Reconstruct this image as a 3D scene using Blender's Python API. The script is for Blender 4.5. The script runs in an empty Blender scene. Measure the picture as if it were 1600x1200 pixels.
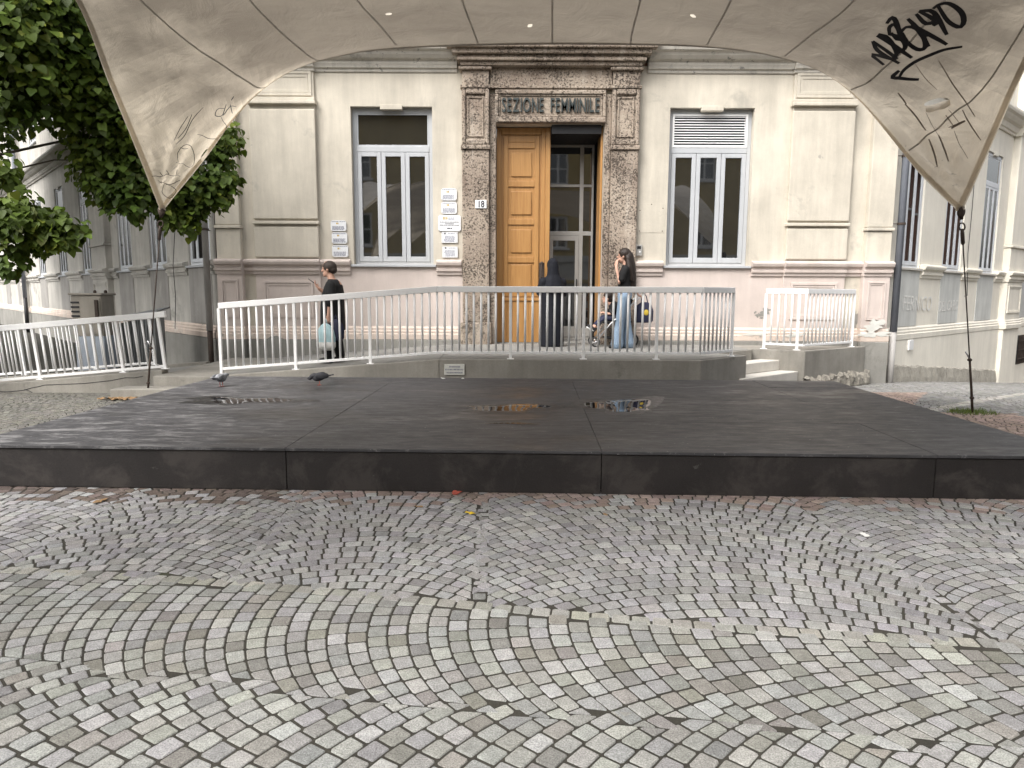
import bpy, math, random
import numpy as np
from mathutils import Vector, Matrix
random.seed(7); np.random.seed(7)
R = math.radians
sc = bpy.context.scene
col = sc.collection

# ---------------------------------------------------------------- camera
CAM_H = 1.48
PITCH = math.atan(143 / 1100.0)
ROLL = math.atan(0.0041)
cd = bpy.data.cameras.new("camera"); cam = bpy.data.objects.new("camera", cd); col.objects.link(cam)
cd.sensor_width = 36; cd.lens = 36 * 1100 / 1600.0; cd.clip_start = 0.05; cd.clip_end = 500
fw = Vector((0, math.cos(PITCH), -math.sin(PITCH))); up0 = Vector((0, math.sin(PITCH), math.cos(PITCH))); rt0 = Vector((1, 0, 0))
rt = rt0 * math.cos(ROLL) + up0 * math.sin(ROLL); up = up0 * math.cos(ROLL) - rt0 * math.sin(ROLL)
m3 = Matrix((rt, up, -fw)).transposed()
cam.matrix_world = Matrix.Translation((0, 0, CAM_H)) @ m3.to_4x4()
sc.camera = cam

# ---------------------------------------------------------------- sky, sun, exposure (bright overcast)
SUN_DIR = Vector((-0.42, -0.50, 0.74)).normalized()       # from the place towards the sun
w = bpy.data.worlds.new("World"); sc.world = w; w.use_nodes = True
nt = w.node_tree; nt.nodes.clear()
sky = nt.nodes.new("ShaderNodeTexSky"); sky.sky_type = 'NISHITA'; sky.sun_disc = False
sky.sun_elevation = math.asin(SUN_DIR.z); sky.sun_rotation = math.atan2(SUN_DIR.x, SUN_DIR.y)
sky.air_density = 1.2; sky.dust_density = 6.0; sky.ozone_density = 0.6
hs = nt.nodes.new("ShaderNodeHueSaturation"); hs.inputs['Saturation'].default_value = 0.22
bg = nt.nodes.new("ShaderNodeBackground"); bg.inputs['Strength'].default_value = 0.15
wo = nt.nodes.new("ShaderNodeOutputWorld")
nt.links.new(sky.outputs[0], hs.inputs['Color']); nt.links.new(hs.outputs[0], bg.inputs['Color']); nt.links.new(bg.outputs[0], wo.inputs[0])
sl = bpy.data.lights.new("sun", 'SUN'); sl.energy = 1.0; sl.angle = R(30); sl.color = (1.0, 0.965, 0.91)
so = bpy.data.objects.new("sun", sl); col.objects.link(so)
so.rotation_euler = SUN_DIR.to_track_quat('Z', 'Y').to_euler()
vs = sc.view_settings; vs.view_transform = 'Standard'; vs.look = 'None'; vs.exposure = 1.05; vs.gamma = 1.0; vs.use_curve_mapping = False

cy = sc.cycles; cy.max_bounces = 6; cy.diffuse_bounces = 3; cy.glossy_bounces = 3; cy.transmission_bounces = 4; cy.transparent_max_bounces = 4; cy.caustics_reflective = False; cy.caustics_refractive = False

# ---------------------------------------------------------------- materials
def newmat(name):
    m = bpy.data.materials.new(name); m.use_nodes = True
    t = m.node_tree; t.nodes.clear()
    out = t.nodes.new("ShaderNodeOutputMaterial")
    return m, t, out
class G:
    """small node graph helper"""
    def __init__(s, t): s.t = t
    def n(s, typ, **k):
        x = s.t.nodes.new(typ)
        for a, b in k.items(): setattr(x, a, b)
        return x
    def l(s, a, b): s.t.links.new(a, b)
    def pos(s): return s.n("ShaderNodeNewGeometry").outputs['Position']
    def scaled(s, v, sc3):
        x = s.n("ShaderNodeMapping"); s.l(v, x.inputs['Vector']); x.inputs['Scale'].default_value = sc3; return x.outputs[0]
    def noise(s, v, scale, detail=5, rough=.6, dist=0.0):
        x = s.n("ShaderNodeTexNoise"); x.inputs['Scale'].default_value = scale; x.inputs['Detail'].default_value = detail
        x.inputs['Roughness'].default_value = rough; x.inputs['Distortion'].default_value = dist
        s.l(v, x.inputs['Vector']); return x.outputs['Fac']
    def rng(s, v, a, b, c, d):
        x = s.n("ShaderNodeMapRange"); s.l(v, x.inputs['Value'])
        for k, q in zip(('From Min', 'From Max', 'To Min', 'To Max'), (a, b, c, d)): x.inputs[k].default_value = q
        return x.outputs[0]
    def math(s, op, a, b=None):
        x = s.n("ShaderNodeMath", operation=op)
        for i, q in enumerate((a, b)):
            if q is None: continue
            if isinstance(q, (int, float)): x.inputs[i].default_value = q
            else: s.l(q, x.inputs[i])
        return x.outputs[0]
    def mix(s, f, a, b, mode='MIX'):
        x = s.n("ShaderNodeMix", data_type='RGBA', blend_type=mode)
        for i, q in ((0, f), (6, a), (7, b)):
            if isinstance(q, (int, float)): x.inputs[i].default_value = q
            elif isinstance(q, tuple): x.inputs[i].default_value = (*q[:3], 1)
            else: s.l(q, x.inputs[i])
        return x.outputs[2]
    def bump(s, h, strength, dist=.01):
        x = s.n("ShaderNodeBump"); x.inputs['Strength'].default_value = strength; x.inputs['Distance'].default_value = dist
        s.l(h, x.inputs['Height']); return x.outputs[0]
def mat(name, c, rough=.8, var=.12, vs_=1.6, grain=.06, gs=70., streak=0., stain=None, sthr=.62, ss=1.3, bump=.15, bs=45., metal=0., spec=.35, tint=False, stretch=None, rvar=.08, stain2=None):
    m, t, out = newmat(name); g = G(t)
    p = g.pos()
    if stretch: p = g.scaled(p, stretch)
    f = g.rng(g.noise(p, vs_, 6), .25, .75, 1 - var, 1 + var)
    f = g.math('MULTIPLY', f, g.rng(g.noise(p, gs, 3), .2, .8, 1 - grain, 1 + grain))
    if streak:
        f = g.math('MULTIPLY', f, g.rng(g.math('ADD', g.math('MULTIPLY', g.noise(g.scaled(p, (4.5, 4.5, .45)), 1.0, 8, .7), .6), g.math('MULTIPLY', g.noise(p, .8, 5), .4)), .40, .68, 1.04, 1 - streak))
    cc = g.n("ShaderNodeCombineColor")
    for i in range(3): g.l(f, cc.inputs[i])
    colr = g.mix(1.0, c, cc.outputs[0], 'MULTIPLY')
    if tint:
        a = g.n("ShaderNodeAttribute", attribute_name="tint"); colr = g.mix(1.0, colr, a.outputs['Color'], 'MULTIPLY')
    if stain:
        s1 = g.rng(g.noise(p, ss, 9, .68, .4), sthr, sthr + .1, 0, 1)
        colr = g.mix(g.math('MULTIPLY', s1, .75), colr, stain)
    if stain2:
        s2 = g.rng(g.noise(g.scaled(p, (1, 1, 1.3)), stain2[1], 10, .75, .2), stain2[2], stain2[2] + .03, 0, 1)
        colr = g.mix(g.math('MULTIPLY', s2, stain2[3]), colr, stain2[0])
    b = g.n("ShaderNodeBsdfPrincipled"); g.l(colr, b.inputs['Base Color'])
    g.l(g.rng(g.noise(p, vs_ * 3, 4), .3, .7, max(rough - rvar, .02), min(rough + rvar, 1)), b.inputs['Roughness'])
    b.inputs['Metallic'].default_value = metal; b.inputs['Specular IOR Level'].default_value = spec
    if bump: g.l(g.bump(g.noise(p, bs, 6, .65), bump), b.inputs['Normal'])
    g.l(b.outputs[0], out.inputs[0]); return m
MT = {}
MT['plaster'] = mat('cream plaster', (.57, .525, .445), .9, .17, 1.1, .05, 60, .24, (.37, .345, .30), .585, 1.3, .22, 30, stain2=((.25, .24, .225), 2.3, .655, .55))
MT['cornice'] = mat('mouldy cornice plaster', (.55, .52, .465), .9, .17, 1.6, .06, 60, .24, (.26, .25, .225), .55, 2.2, .3, 30, stain2=((.10, .095, .09), 4.0, .585, .7))
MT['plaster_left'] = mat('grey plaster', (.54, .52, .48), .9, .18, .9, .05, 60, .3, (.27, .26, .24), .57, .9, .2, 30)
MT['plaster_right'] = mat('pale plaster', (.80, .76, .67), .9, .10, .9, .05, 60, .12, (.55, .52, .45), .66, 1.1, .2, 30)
MT['pink'] = mat('pink plaster', (.57, .495, .455), .9, .14, 1.2, .04, 60, .15, (.47, .405, .365), .60, 1.4, .2, 30, stain2=((.30, .28, .27), 2.6, .725, .8))
MT['pinkbase'] = mat('flaking pink moulding', (.64, .54, .47), .9, .12, 2, .06, 60, .1, (.72, .68, .62), .56, 3.0, .4, 30, stain2=((.27, .25, .23), 4.2, .60, .8))
MT['plinth'] = mat('grey cement plinth', (.27, .262, .24), .92, .2, 1.4, .08, 50, .22, (.15, .145, .13), .60, 1.6, .3, 40)
MT['rough'] = mat('rough rubble footing', (.25, .232, .20), .95, .3, 6, .25, 40, 0, (.10, .095, .085), .53, 7, 1.0, 22)
MT['rough_pale'] = mat('rough pale footing', (.40, .375, .325), .95, .25, 6, .2, 40, 0, (.22, .205, .18), .56, 6, 1.0, 22)
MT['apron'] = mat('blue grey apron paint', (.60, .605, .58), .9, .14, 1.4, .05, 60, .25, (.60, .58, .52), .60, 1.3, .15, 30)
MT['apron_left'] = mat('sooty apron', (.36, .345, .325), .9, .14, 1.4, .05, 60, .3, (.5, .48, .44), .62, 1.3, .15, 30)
MT['concrete'] = mat('concrete', (.29, .275, .245), .9, .2, 1.8, .1, 55, .28, (.15, .145, .13), .60, 2.2, .3, 50, stain2=((.42, .40, .35), 3.0, .68, .5))
MT['paving'] = mat('landing paving', (.25, .245, .23), .85, .2, 1.4, .1, 60, 0, (.15, .147, .14), .58, 1.7, .25, 50)
MT['whitestone'] = mat('pale stone tread', (.62, .59, .54), .8, .12, 4, .1, 80, 0, (.42, .39, .35), .62, 4, .2, 50)
MT['white'] = mat('white enamel', (.84, .84, .84), .42, .03, 3, .02, 60, 0, (.58, .53, .47), .64, 7, .02, 50, spec=.5)
MT['frame'] = mat('grey white window frame', (.44, .455, .475), .5, .05, 3, .03, 60, .08, (.42, .43, .44), .68, 3, .03, 40, spec=.5)
MT['frame_pale'] = mat('pale window frame', (.64, .665, .70), .5, .05, 3, .03, 60, .08, (.48, .49, .50), .68, 3, .03, 40, spec=.5)
MT['brickwall'] = mat('red brown plaster', (.26, .135, .095), .9, .15, 1.2, .08, 60, .15, None, bump=.15)
MT['alu'] = mat('aluminium door frame', (.42, .41, .39), .45, .05, 3, .03, 60, 0, None, bump=.03, metal=.3)
MT['pipe'] = mat('grey drainpipe', (.21, .225, .26), .55, .12, 3, .05, 60, .2, (.13, .13, .14), .62, 3, .05)
MT['pipe_pale'] = mat('pale drainpipe', (.40, .385, .37), .6, .12, 3, .05, 60, .2, (.3, .29, .28), .62, 3, .05)
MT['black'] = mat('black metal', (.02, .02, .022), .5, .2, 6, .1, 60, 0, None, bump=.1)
MT['rust'] = mat('dark rusty steel', (.055, .04, .032), .75, .3, 14, .2, 60, 0, (.12, .06, .03), .6, 9, .3)
MT['stagefront'] = mat('black fascia ply', (.024, .021, .0205), .6, .35, 1.4, .3, 120, .25, (.050, .044, .041), .50, 2.2, .3, 110, stain2=((.10, .094, .09), 5, .64, .5))
MT['cabinet_top'] = mat('weathered beige metal', (.30, .275, .235), .6, .15, 3, .05, 60, .25, (.10, .085, .07), .62, 3, .1)
MT['cabinet_low'] = mat('pale blue metal', (.36, .40, .46), .6, .12, 3, .05, 60, .2, (.22, .23, .25), .64, 3, .1)
MT['rib'] = mat('ribbed sheet metal', (.27, .28, .285), .5, .12, 3, .05, 60, .2, None, bump=.1, metal=.4)
MT['plate'] = mat('white acrylic plate', (.74, .75, .77), .25, .03, 6, .02, 60, 0, None, bump=0, spec=.5)
MT['print'] = mat('grey blue print', (.16, .17, .24), .6, .3, 90, .3, 200, 0, None, bump=0)
MT['printdark'] = mat('dark print', (.05, .05, .06), .6, .3, 90, .3, 200, 0, None, bump=0)
MT['gold'] = mat('gold emblem print', (.50, .36, .10), .6, .3, 60, .2, 90, 0, None, bump=0)
MT['marble'] = mat('white marble slab', (.62, .62, .58), .6, .1, 6, .08, 70, 0, (.42, .40, .36), .6, 8, .1)
MT['bronze'] = mat('verdigris bronze', (.045, .055, .055), .6, .3, 12, .2, 80, 0, (.05, .05, .045), .6, 14, .2, metal=.2)
MT['skin'] = mat('skin', (.50, .30, .225), .55, .05, 8, .04, 80, 0, None, bump=.03)
MT['hair_dark'] = mat('dark brown hair', (.022, .014, .011), .45, .3, 4, .4, 30, 0, None, bump=.5, bs=90, stretch=(3, 3, .4))
MT['hair_grey'] = mat('short brown hair', (.035, .025, .02), .6, .3, 20, .4, 120, 0, None, bump=.5, bs=160)
MT['cloth_black'] = mat('black cotton', (.012, .012, .013), .9, .3, 5, .2, 200, 0, None, bump=.25, bs=14)
MT['cloth_navy'] = mat('navy black robe', (.006, .007, .012), .85, .3, 4, .2, 200, 0, None, bump=.3, bs=9)
MT['denim'] = mat('faded denim', (.19, .26, .35), .85, .25, 5, .15, 160, 0, (.33, .40, .48), .58, 4, .35, 16)
MT['bag_blue'] = mat('pale blue bag', (.42, .60, .64), .5, .15, 7, .05, 60, 0, (.62, .72, .74), .6, 6, .4, 16)
MT['bag_white'] = mat('white bag', (.62, .62, .60), .5, .15, 7, .05, 60, 0, (.30, .30, .30), .62, 9, .4, 16)
MT['bag_navy'] = mat('navy bag', (.025, .028, .06), .7, .2, 7, .1, 60, 0, None, bump=.3, bs=20)
MT['yellow'] = mat('yellow print', (.62, .45, .06), .7, .1, 9, .1, 60, 0, None, bump=.1)
MT['silver'] = mat('silver metal', (.55, .55, .56), .35, .05, 9, .03, 60, 0, None, bump=0, metal=.8)
MT['rubber'] = mat('black rubber', (.015, .015, .015), .8, .2, 9, .1, 60, 0, None, bump=.1)
MT['pigeon'] = mat('grey feathers', (.26, .27, .29), .8, .25, 18, .3, 90, 0, (.07, .07, .08), .52, 16, .3, 60)
MT['pigeon_dark'] = mat('dark feathers', (.035, .036, .042), .7, .3, 18, .3, 90, 0, None, bump=.3)
MT['bark'] = mat('grey brown bark', (.075, .062, .05), .95, .3, 6, .25, 40, 0, (.035, .03, .026), .55, 6, 1.0, 25, stretch=(2, 2, .5))
MT['yellowwall'] = mat('yellow plaster', (.55, .43, .22), .9, .1, 1, .05, 60, .1, None, bump=.1)
MT['offwhite'] = mat('off white plaster', (.66, .64, .60), .9, .1, 1, .05, 60, .1, None, bump=.1)
MT['tile'] = mat('terracotta roof', (.28, .12, .07), .9, .2, 3, .1, 60, 0, None, bump=.3)
MT['scrawl'] = mat('chalky scrawl', (.74, .73, .70), .9, .1, 9, .1, 60, 0, None, bump=0)
MT['ink'] = mat('black marker paint', (.012, .011, .016), .5, .2, 9, .1, 60, 0, None, bump=0)
MT['inkteal'] = mat('dark teal marker', (.05, .07, .10), .5, .2, 9, .1, 60, 0, None, bump=0)
MT['grime_and_shade'] = mat('brown rust streak', (.33, .275, .23), .9, .3, 20, .2, 90, 0, None, bump=0)
MT['leafyellow'] = mat('yellow dry leaf', (.66, .46, .03), .7, .15, 30, .1, 90, 0, None, bump=.1)
MT['leafbrown'] = mat('brown dry leaf', (.26, .165, .085), .8, .2, 30, .1, 90, 0, None, bump=.1)
MT['redpaper'] = mat('faded red paper', (.42, .10, .07), .8, .2, 30, .1, 90, 0, None, bump=.1)
MT['paper'] = mat('white paper', (.78, .78, .76), .8, .05, 30, .03, 90, 0, None, bump=.1)
MT['ground'] = mat('dirt joint fill', (.040, .037, .030), 1.0, .35, 3, .35, 120, 0, (.052, .060, .030), .60, 2.4, .6, 90)

def speckle_stone(name='pitted brown stone', pit=.85, amt=.55):
    m, t, out = newmat(name); g = G(t); p = g.pos()
    base = g.mix(g.rng(g.noise(p, 1.3, 6), .35, .68, 0, 1), (.40, .335, .27), (.225, .175, .14))
    light = g.rng(g.noise(p, 34, 4, .7), .54, .64, 0, 1)
    base = g.mix(g.math('MULTIPLY', light, amt), base, (.52, .46, .39))
    patch = g.rng(g.noise(p, 1.7, 5), .36, .62, .60, .50)
    pits = g.n("ShaderNodeMath", operation='GREATER_THAN'); g.l(g.noise(p, 30, 5, .75), pits.inputs[0]); g.l(patch, pits.inputs[1])
    c = g.mix(g.math('MULTIPLY', pits.outputs[0], pit), base, (.045, .036, .03))
    # rain-washed pale run below the cornice
    run = g.math('MULTIPLY', g.rng(g.noise(g.scaled(p, (5, 1, .5)), 1.0, 4), .55, .68, 0, 1), .35)
    c = g.mix(run, c, (.56, .50, .43))
    b = g.n("ShaderNodeBsdfPrincipled"); g.l(c, b.inputs['Base Color']); b.inputs['Roughness'].default_value = .92
    b.inputs['Specular IOR Level'].default_value = .25
    g.l(g.bump(g.math('SUBTRACT', g.noise(p, 22, 6, .7), g.math('MULTIPLY', pits.outputs[0], .6)), .7, .015), b.inputs['Normal'])
    g.l(b.outputs[0], out.inputs[0]); return m
MT['stone'] = speckle_stone()
MT['stone_plain'] = speckle_stone('smoothed brown stone', .28, .3)
def wood():
    m, t, out = newmat('varnished oak'); g = G(t); p = g.pos()
    gr = g.noise(g.scaled(p, (26, 26, 1.1)), 1.0, 6, .65, .6)
    c = g.mix(g.rng(gr, .3, .72, 0, 1), (.45, .245, .085), (.32, .155, .048))
    c = g.mix(g.math('MULTIPLY', g.rng(g.noise(g.scaled(p, (160, 160, 3)), 1.0, 3), .5, .75, 0, 1), .35), c, (.20, .09, .027))
    b = g.n("ShaderNodeBsdfPrincipled"); g.l(c, b.inputs['Base Color']); b.inputs['Roughness'].default_value = .42
    g.l(g.bump(gr, .08, .01), b.inputs['Normal']); g.l(b.outputs[0], out.inputs[0]); return m
MT['wood'] = wood()
def glass():
    m, t, out = newmat('dark window glass'); g = G(t)
    b = g.n("ShaderNodeBsdfPrincipled"); b.inputs['Base Color'].default_value = (.010, .011, .012, 1)
    b.inputs['Roughness'].default_value = .025; b.inputs['IOR'].default_value = 2.3; b.inputs['Specular IOR Level'].default_value = .5
    p = g.pos(); g.l(g.bump(g.noise(p, 1.3, 2), .05, .01), b.inputs['Normal'])
    g.l(b.outputs[0], out.inputs[0]); return m
MT['glass'] = glass()
def water():
    m, t, out = newmat('rain water'); g = G(t)
    b = g.n("ShaderNodeBsdfPrincipled"); b.inputs['Base Color'].default_value = (.014, .012, .012, 1)
    b.inputs['Roughness'].default_value = .015; b.inputs['IOR'].default_value = 1.33
    g.l(b.outputs[0], out.inputs[0]); return m
MT['water'] = water()
MT['damp'] = mat('damp stage ply', (.022, .021, .0215), .34, .3, 5, .2, 60, 0, (.035, .034, .034), .55, 4, .1, 60)
def stagetop():
    m, t, out = newmat('worn black stage ply'); g = G(t); p = g.pos()
    c = g.mix(g.rng(g.noise(p, .8, 7, .65), .3, .7, 0, 1), (.032, .0315, .0345), (.068, .067, .072))
    c = g.mix(g.math('MULTIPLY', g.rng(g.noise(g.scaled(p, (.5, 4.0, 1)), 3.0, 10, .78, .2), .50, .70, 0, 1), .45), c, (.125, .123, .130))      # long scuffs
    c = g.mix(g.math('MULTIPLY', g.rng(g.noise(g.scaled(p, (1.0, 3.2, 1)), 7.0, 9, .8, .6), .575, .66, 0, 1), .8), c, (.21, .207, .212))           # short bright scuffs
    sx = g.n("ShaderNodeSeparateXYZ"); g.l(p, sx.inputs[0])
    worn = g.math('MULTIPLY', g.rng(sx.outputs[0], -4.2, -.5, .9, .0), g.rng(g.noise(g.scaled(p, (1.2, 4.5, 1)), 2.6, 10, .78, .5), .50, .61, 0, 1))
    c = g.mix(worn, c, (.27, .266, .27))
    c = g.mix(g.math('MULTIPLY', g.rng(g.noise(p, 30, 3, .6), .70, .73, 0, 1), .7), c, (.42, .41, .40))
    wet = g.rng(g.noise(g.scaled(p, (.7, 1.5, 1)), 1.0, 6, .6), .52, .62, 0, 1)
    c = g.mix(g.math('MULTIPLY', wet, .55), c, (.020, .018, .018))
    b = g.n("ShaderNodeBsdfPrincipled"); g.l(c, b.inputs['Base Color'])
    g.l(g.math('SUBTRACT', g.rng(g.noise(g.scaled(p, (1, 3, 1)), 5, 7, .7), .3, .7, .44, .70), g.math('MULTIPLY', wet, .18)), b.inputs['Roughness'])
    b.inputs['Specular IOR Level'].default_value = .45
    g.l(g.bump(g.noise(g.scaled(p, (2, 26, 1)), 2, 6, .7), .25, .010), b.inputs['Normal'])
    g.l(b.outputs[0], out.inputs[0]); return m
MT['stagetop'] = stagetop()
def cobble():
    m, t, out = newmat('split porphyry setts'); g = G(t); p = g.pos()
    a = g.n("ShaderNodeAttribute", attribute_name="tint")
    f = g.rng(g.noise(p, 170, 3, .8), .32, .68, .40, 1.12)
    f = g.math('MULTIPLY', f, g.rng(g.noise(p, 26, 5, .6), .25, .75, .80, 1.2))
    f = g.math('MULTIPLY', f, g.rng(g.noise(p, 1.1, 4), .3, .7, .88, 1.12))
    cc = g.n("ShaderNodeCombineColor")
    for i in range(3): g.l(f, cc.inputs[i])
    c = g.mix(1.0, a.outputs['Color'], cc.outputs[0], 'MULTIPLY')
    moss = g.rng(g.noise(p, .9, 5), .50, .66, 0, .30)
    c = g.mix(g.math('MULTIPLY', moss, g.rng(g.noise(p, 20, 5), .45, .65, 0, 1)), c, (.135, .13, .10))
    b = g.n("ShaderNodeBsdfPrincipled"); g.l(c, b.inputs['Base Color']); b.inputs['Roughness'].default_value = .78
    b.inputs['Specular IOR Level'].default_value = .35
    g.l(g.bump(g.noise(p, 75, 7, .75), .8, .008), b.inputs['Normal'])
    g.l(b.outputs[0], out.inputs[0]); return m
MT['cobble'] = cobble()
def fabric():
    m, t, out = newmat('stained canopy fabric'); g = G(t); p = g.pos()
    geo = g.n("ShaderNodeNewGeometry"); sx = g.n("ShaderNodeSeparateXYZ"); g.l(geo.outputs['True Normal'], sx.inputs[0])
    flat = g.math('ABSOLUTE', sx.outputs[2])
    grime_and_shade = g.rng(g.math('ADD', flat, g.math('MULTIPLY', g.math('SUBTRACT', g.noise(p, .9, 6, .65), .5), .35)), .74, .93, 0, 1)  # slope mask: crown shade and flank sunlight are put into the fabric colour
    lit_tone = g.mix(g.rng(g.noise(p, .7, 6), .35, .68, 0, 1), (.82, .775, .695), (.73, .68, .60))
    dim_tone = g.mix(g.rng(g.noise(g.scaled(p, (1, 2.2, 1)), .8, 7, .65), .35, .68, 0, 1), (.45, .415, .37), (.35, .32, .285))
    c = g.mix(grime_and_shade, lit_tone, dim_tone)
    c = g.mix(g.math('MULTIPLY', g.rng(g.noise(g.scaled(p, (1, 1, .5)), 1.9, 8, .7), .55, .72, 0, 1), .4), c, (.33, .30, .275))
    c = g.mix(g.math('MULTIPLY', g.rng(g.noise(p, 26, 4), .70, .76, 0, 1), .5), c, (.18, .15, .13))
    d = g.n("ShaderNodeBsdfPrincipled"); g.l(c, d.inputs['Base Color']); d.inputs['Roughness'].default_value = .65; d.inputs['Specular IOR Level'].default_value = .25
    tr = g.n("ShaderNodeBsdfTranslucent"); g.l(g.mix(1.0, c, (.98, .92, .83), 'MULTIPLY'), tr.inputs['Color'])
    h = g.math('ADD', g.noise(p, 2.6, 5, .55, .8), g.math('MULTIPLY', g.noise(p, 120, 2), .08))
    nb = g.bump(h, .55, .06); g.l(nb, d.inputs['Normal']); g.l(nb, tr.inputs['Normal'])
    ms = g.n("ShaderNodeMixShader"); g.l(g.rng(grime_and_shade, 0, 1, .52, .24), ms.inputs[0])
    g.l(d.outputs[0], ms.inputs[1]); g.l(tr.outputs[0], ms.inputs[2]); g.l(ms.outputs[0], out.inputs[0]); return m
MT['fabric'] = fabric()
MT['seamcloth'] = mat('welded seam tape', (.60, .55, .485), .7, .12, 3, .08, 60, 0, (.42, .38, .33), .58, 3, .2, 40)
def leafmat(name, ca, cb):
    m, t, out = newmat(name); g = G(t)
    a = g.n("ShaderNodeAttribute", attribute_name="tint")
    c = g.mix(1.0, g.mix(g.rng(g.noise(g.pos(), 1.4, 4), .35, .65, 0, 1), ca, cb), a.outputs['Color'], 'MULTIPLY')
    d = g.n("ShaderNodeBsdfPrincipled"); g.l(c, d.inputs['Base Color']); d.inputs['Roughness'].default_value = .55; d.inputs['Specular IOR Level'].default_value = .28
    tr = g.n("ShaderNodeBsdfTranslucent"); g.l(g.mix(1.0, c, (1.5, 1.5, .7), 'MULTIPLY'), tr.inputs['Color'])
    ms = g.n("ShaderNodeMixShader"); ms.inputs[0].default_value = .3
    g.l(d.outputs[0], ms.inputs[1]); g.l(tr.outputs[0], ms.inputs[2]); g.l(ms.outputs[0], out.inputs[0]); return m
MT['leaf'] = leafmat('linden leaves', (.050, .086, .016), (.105, .150, .030))
MT['grass'] = leafmat('grass blades', (.10, .16, .04), (.15, .19, .06))

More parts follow.
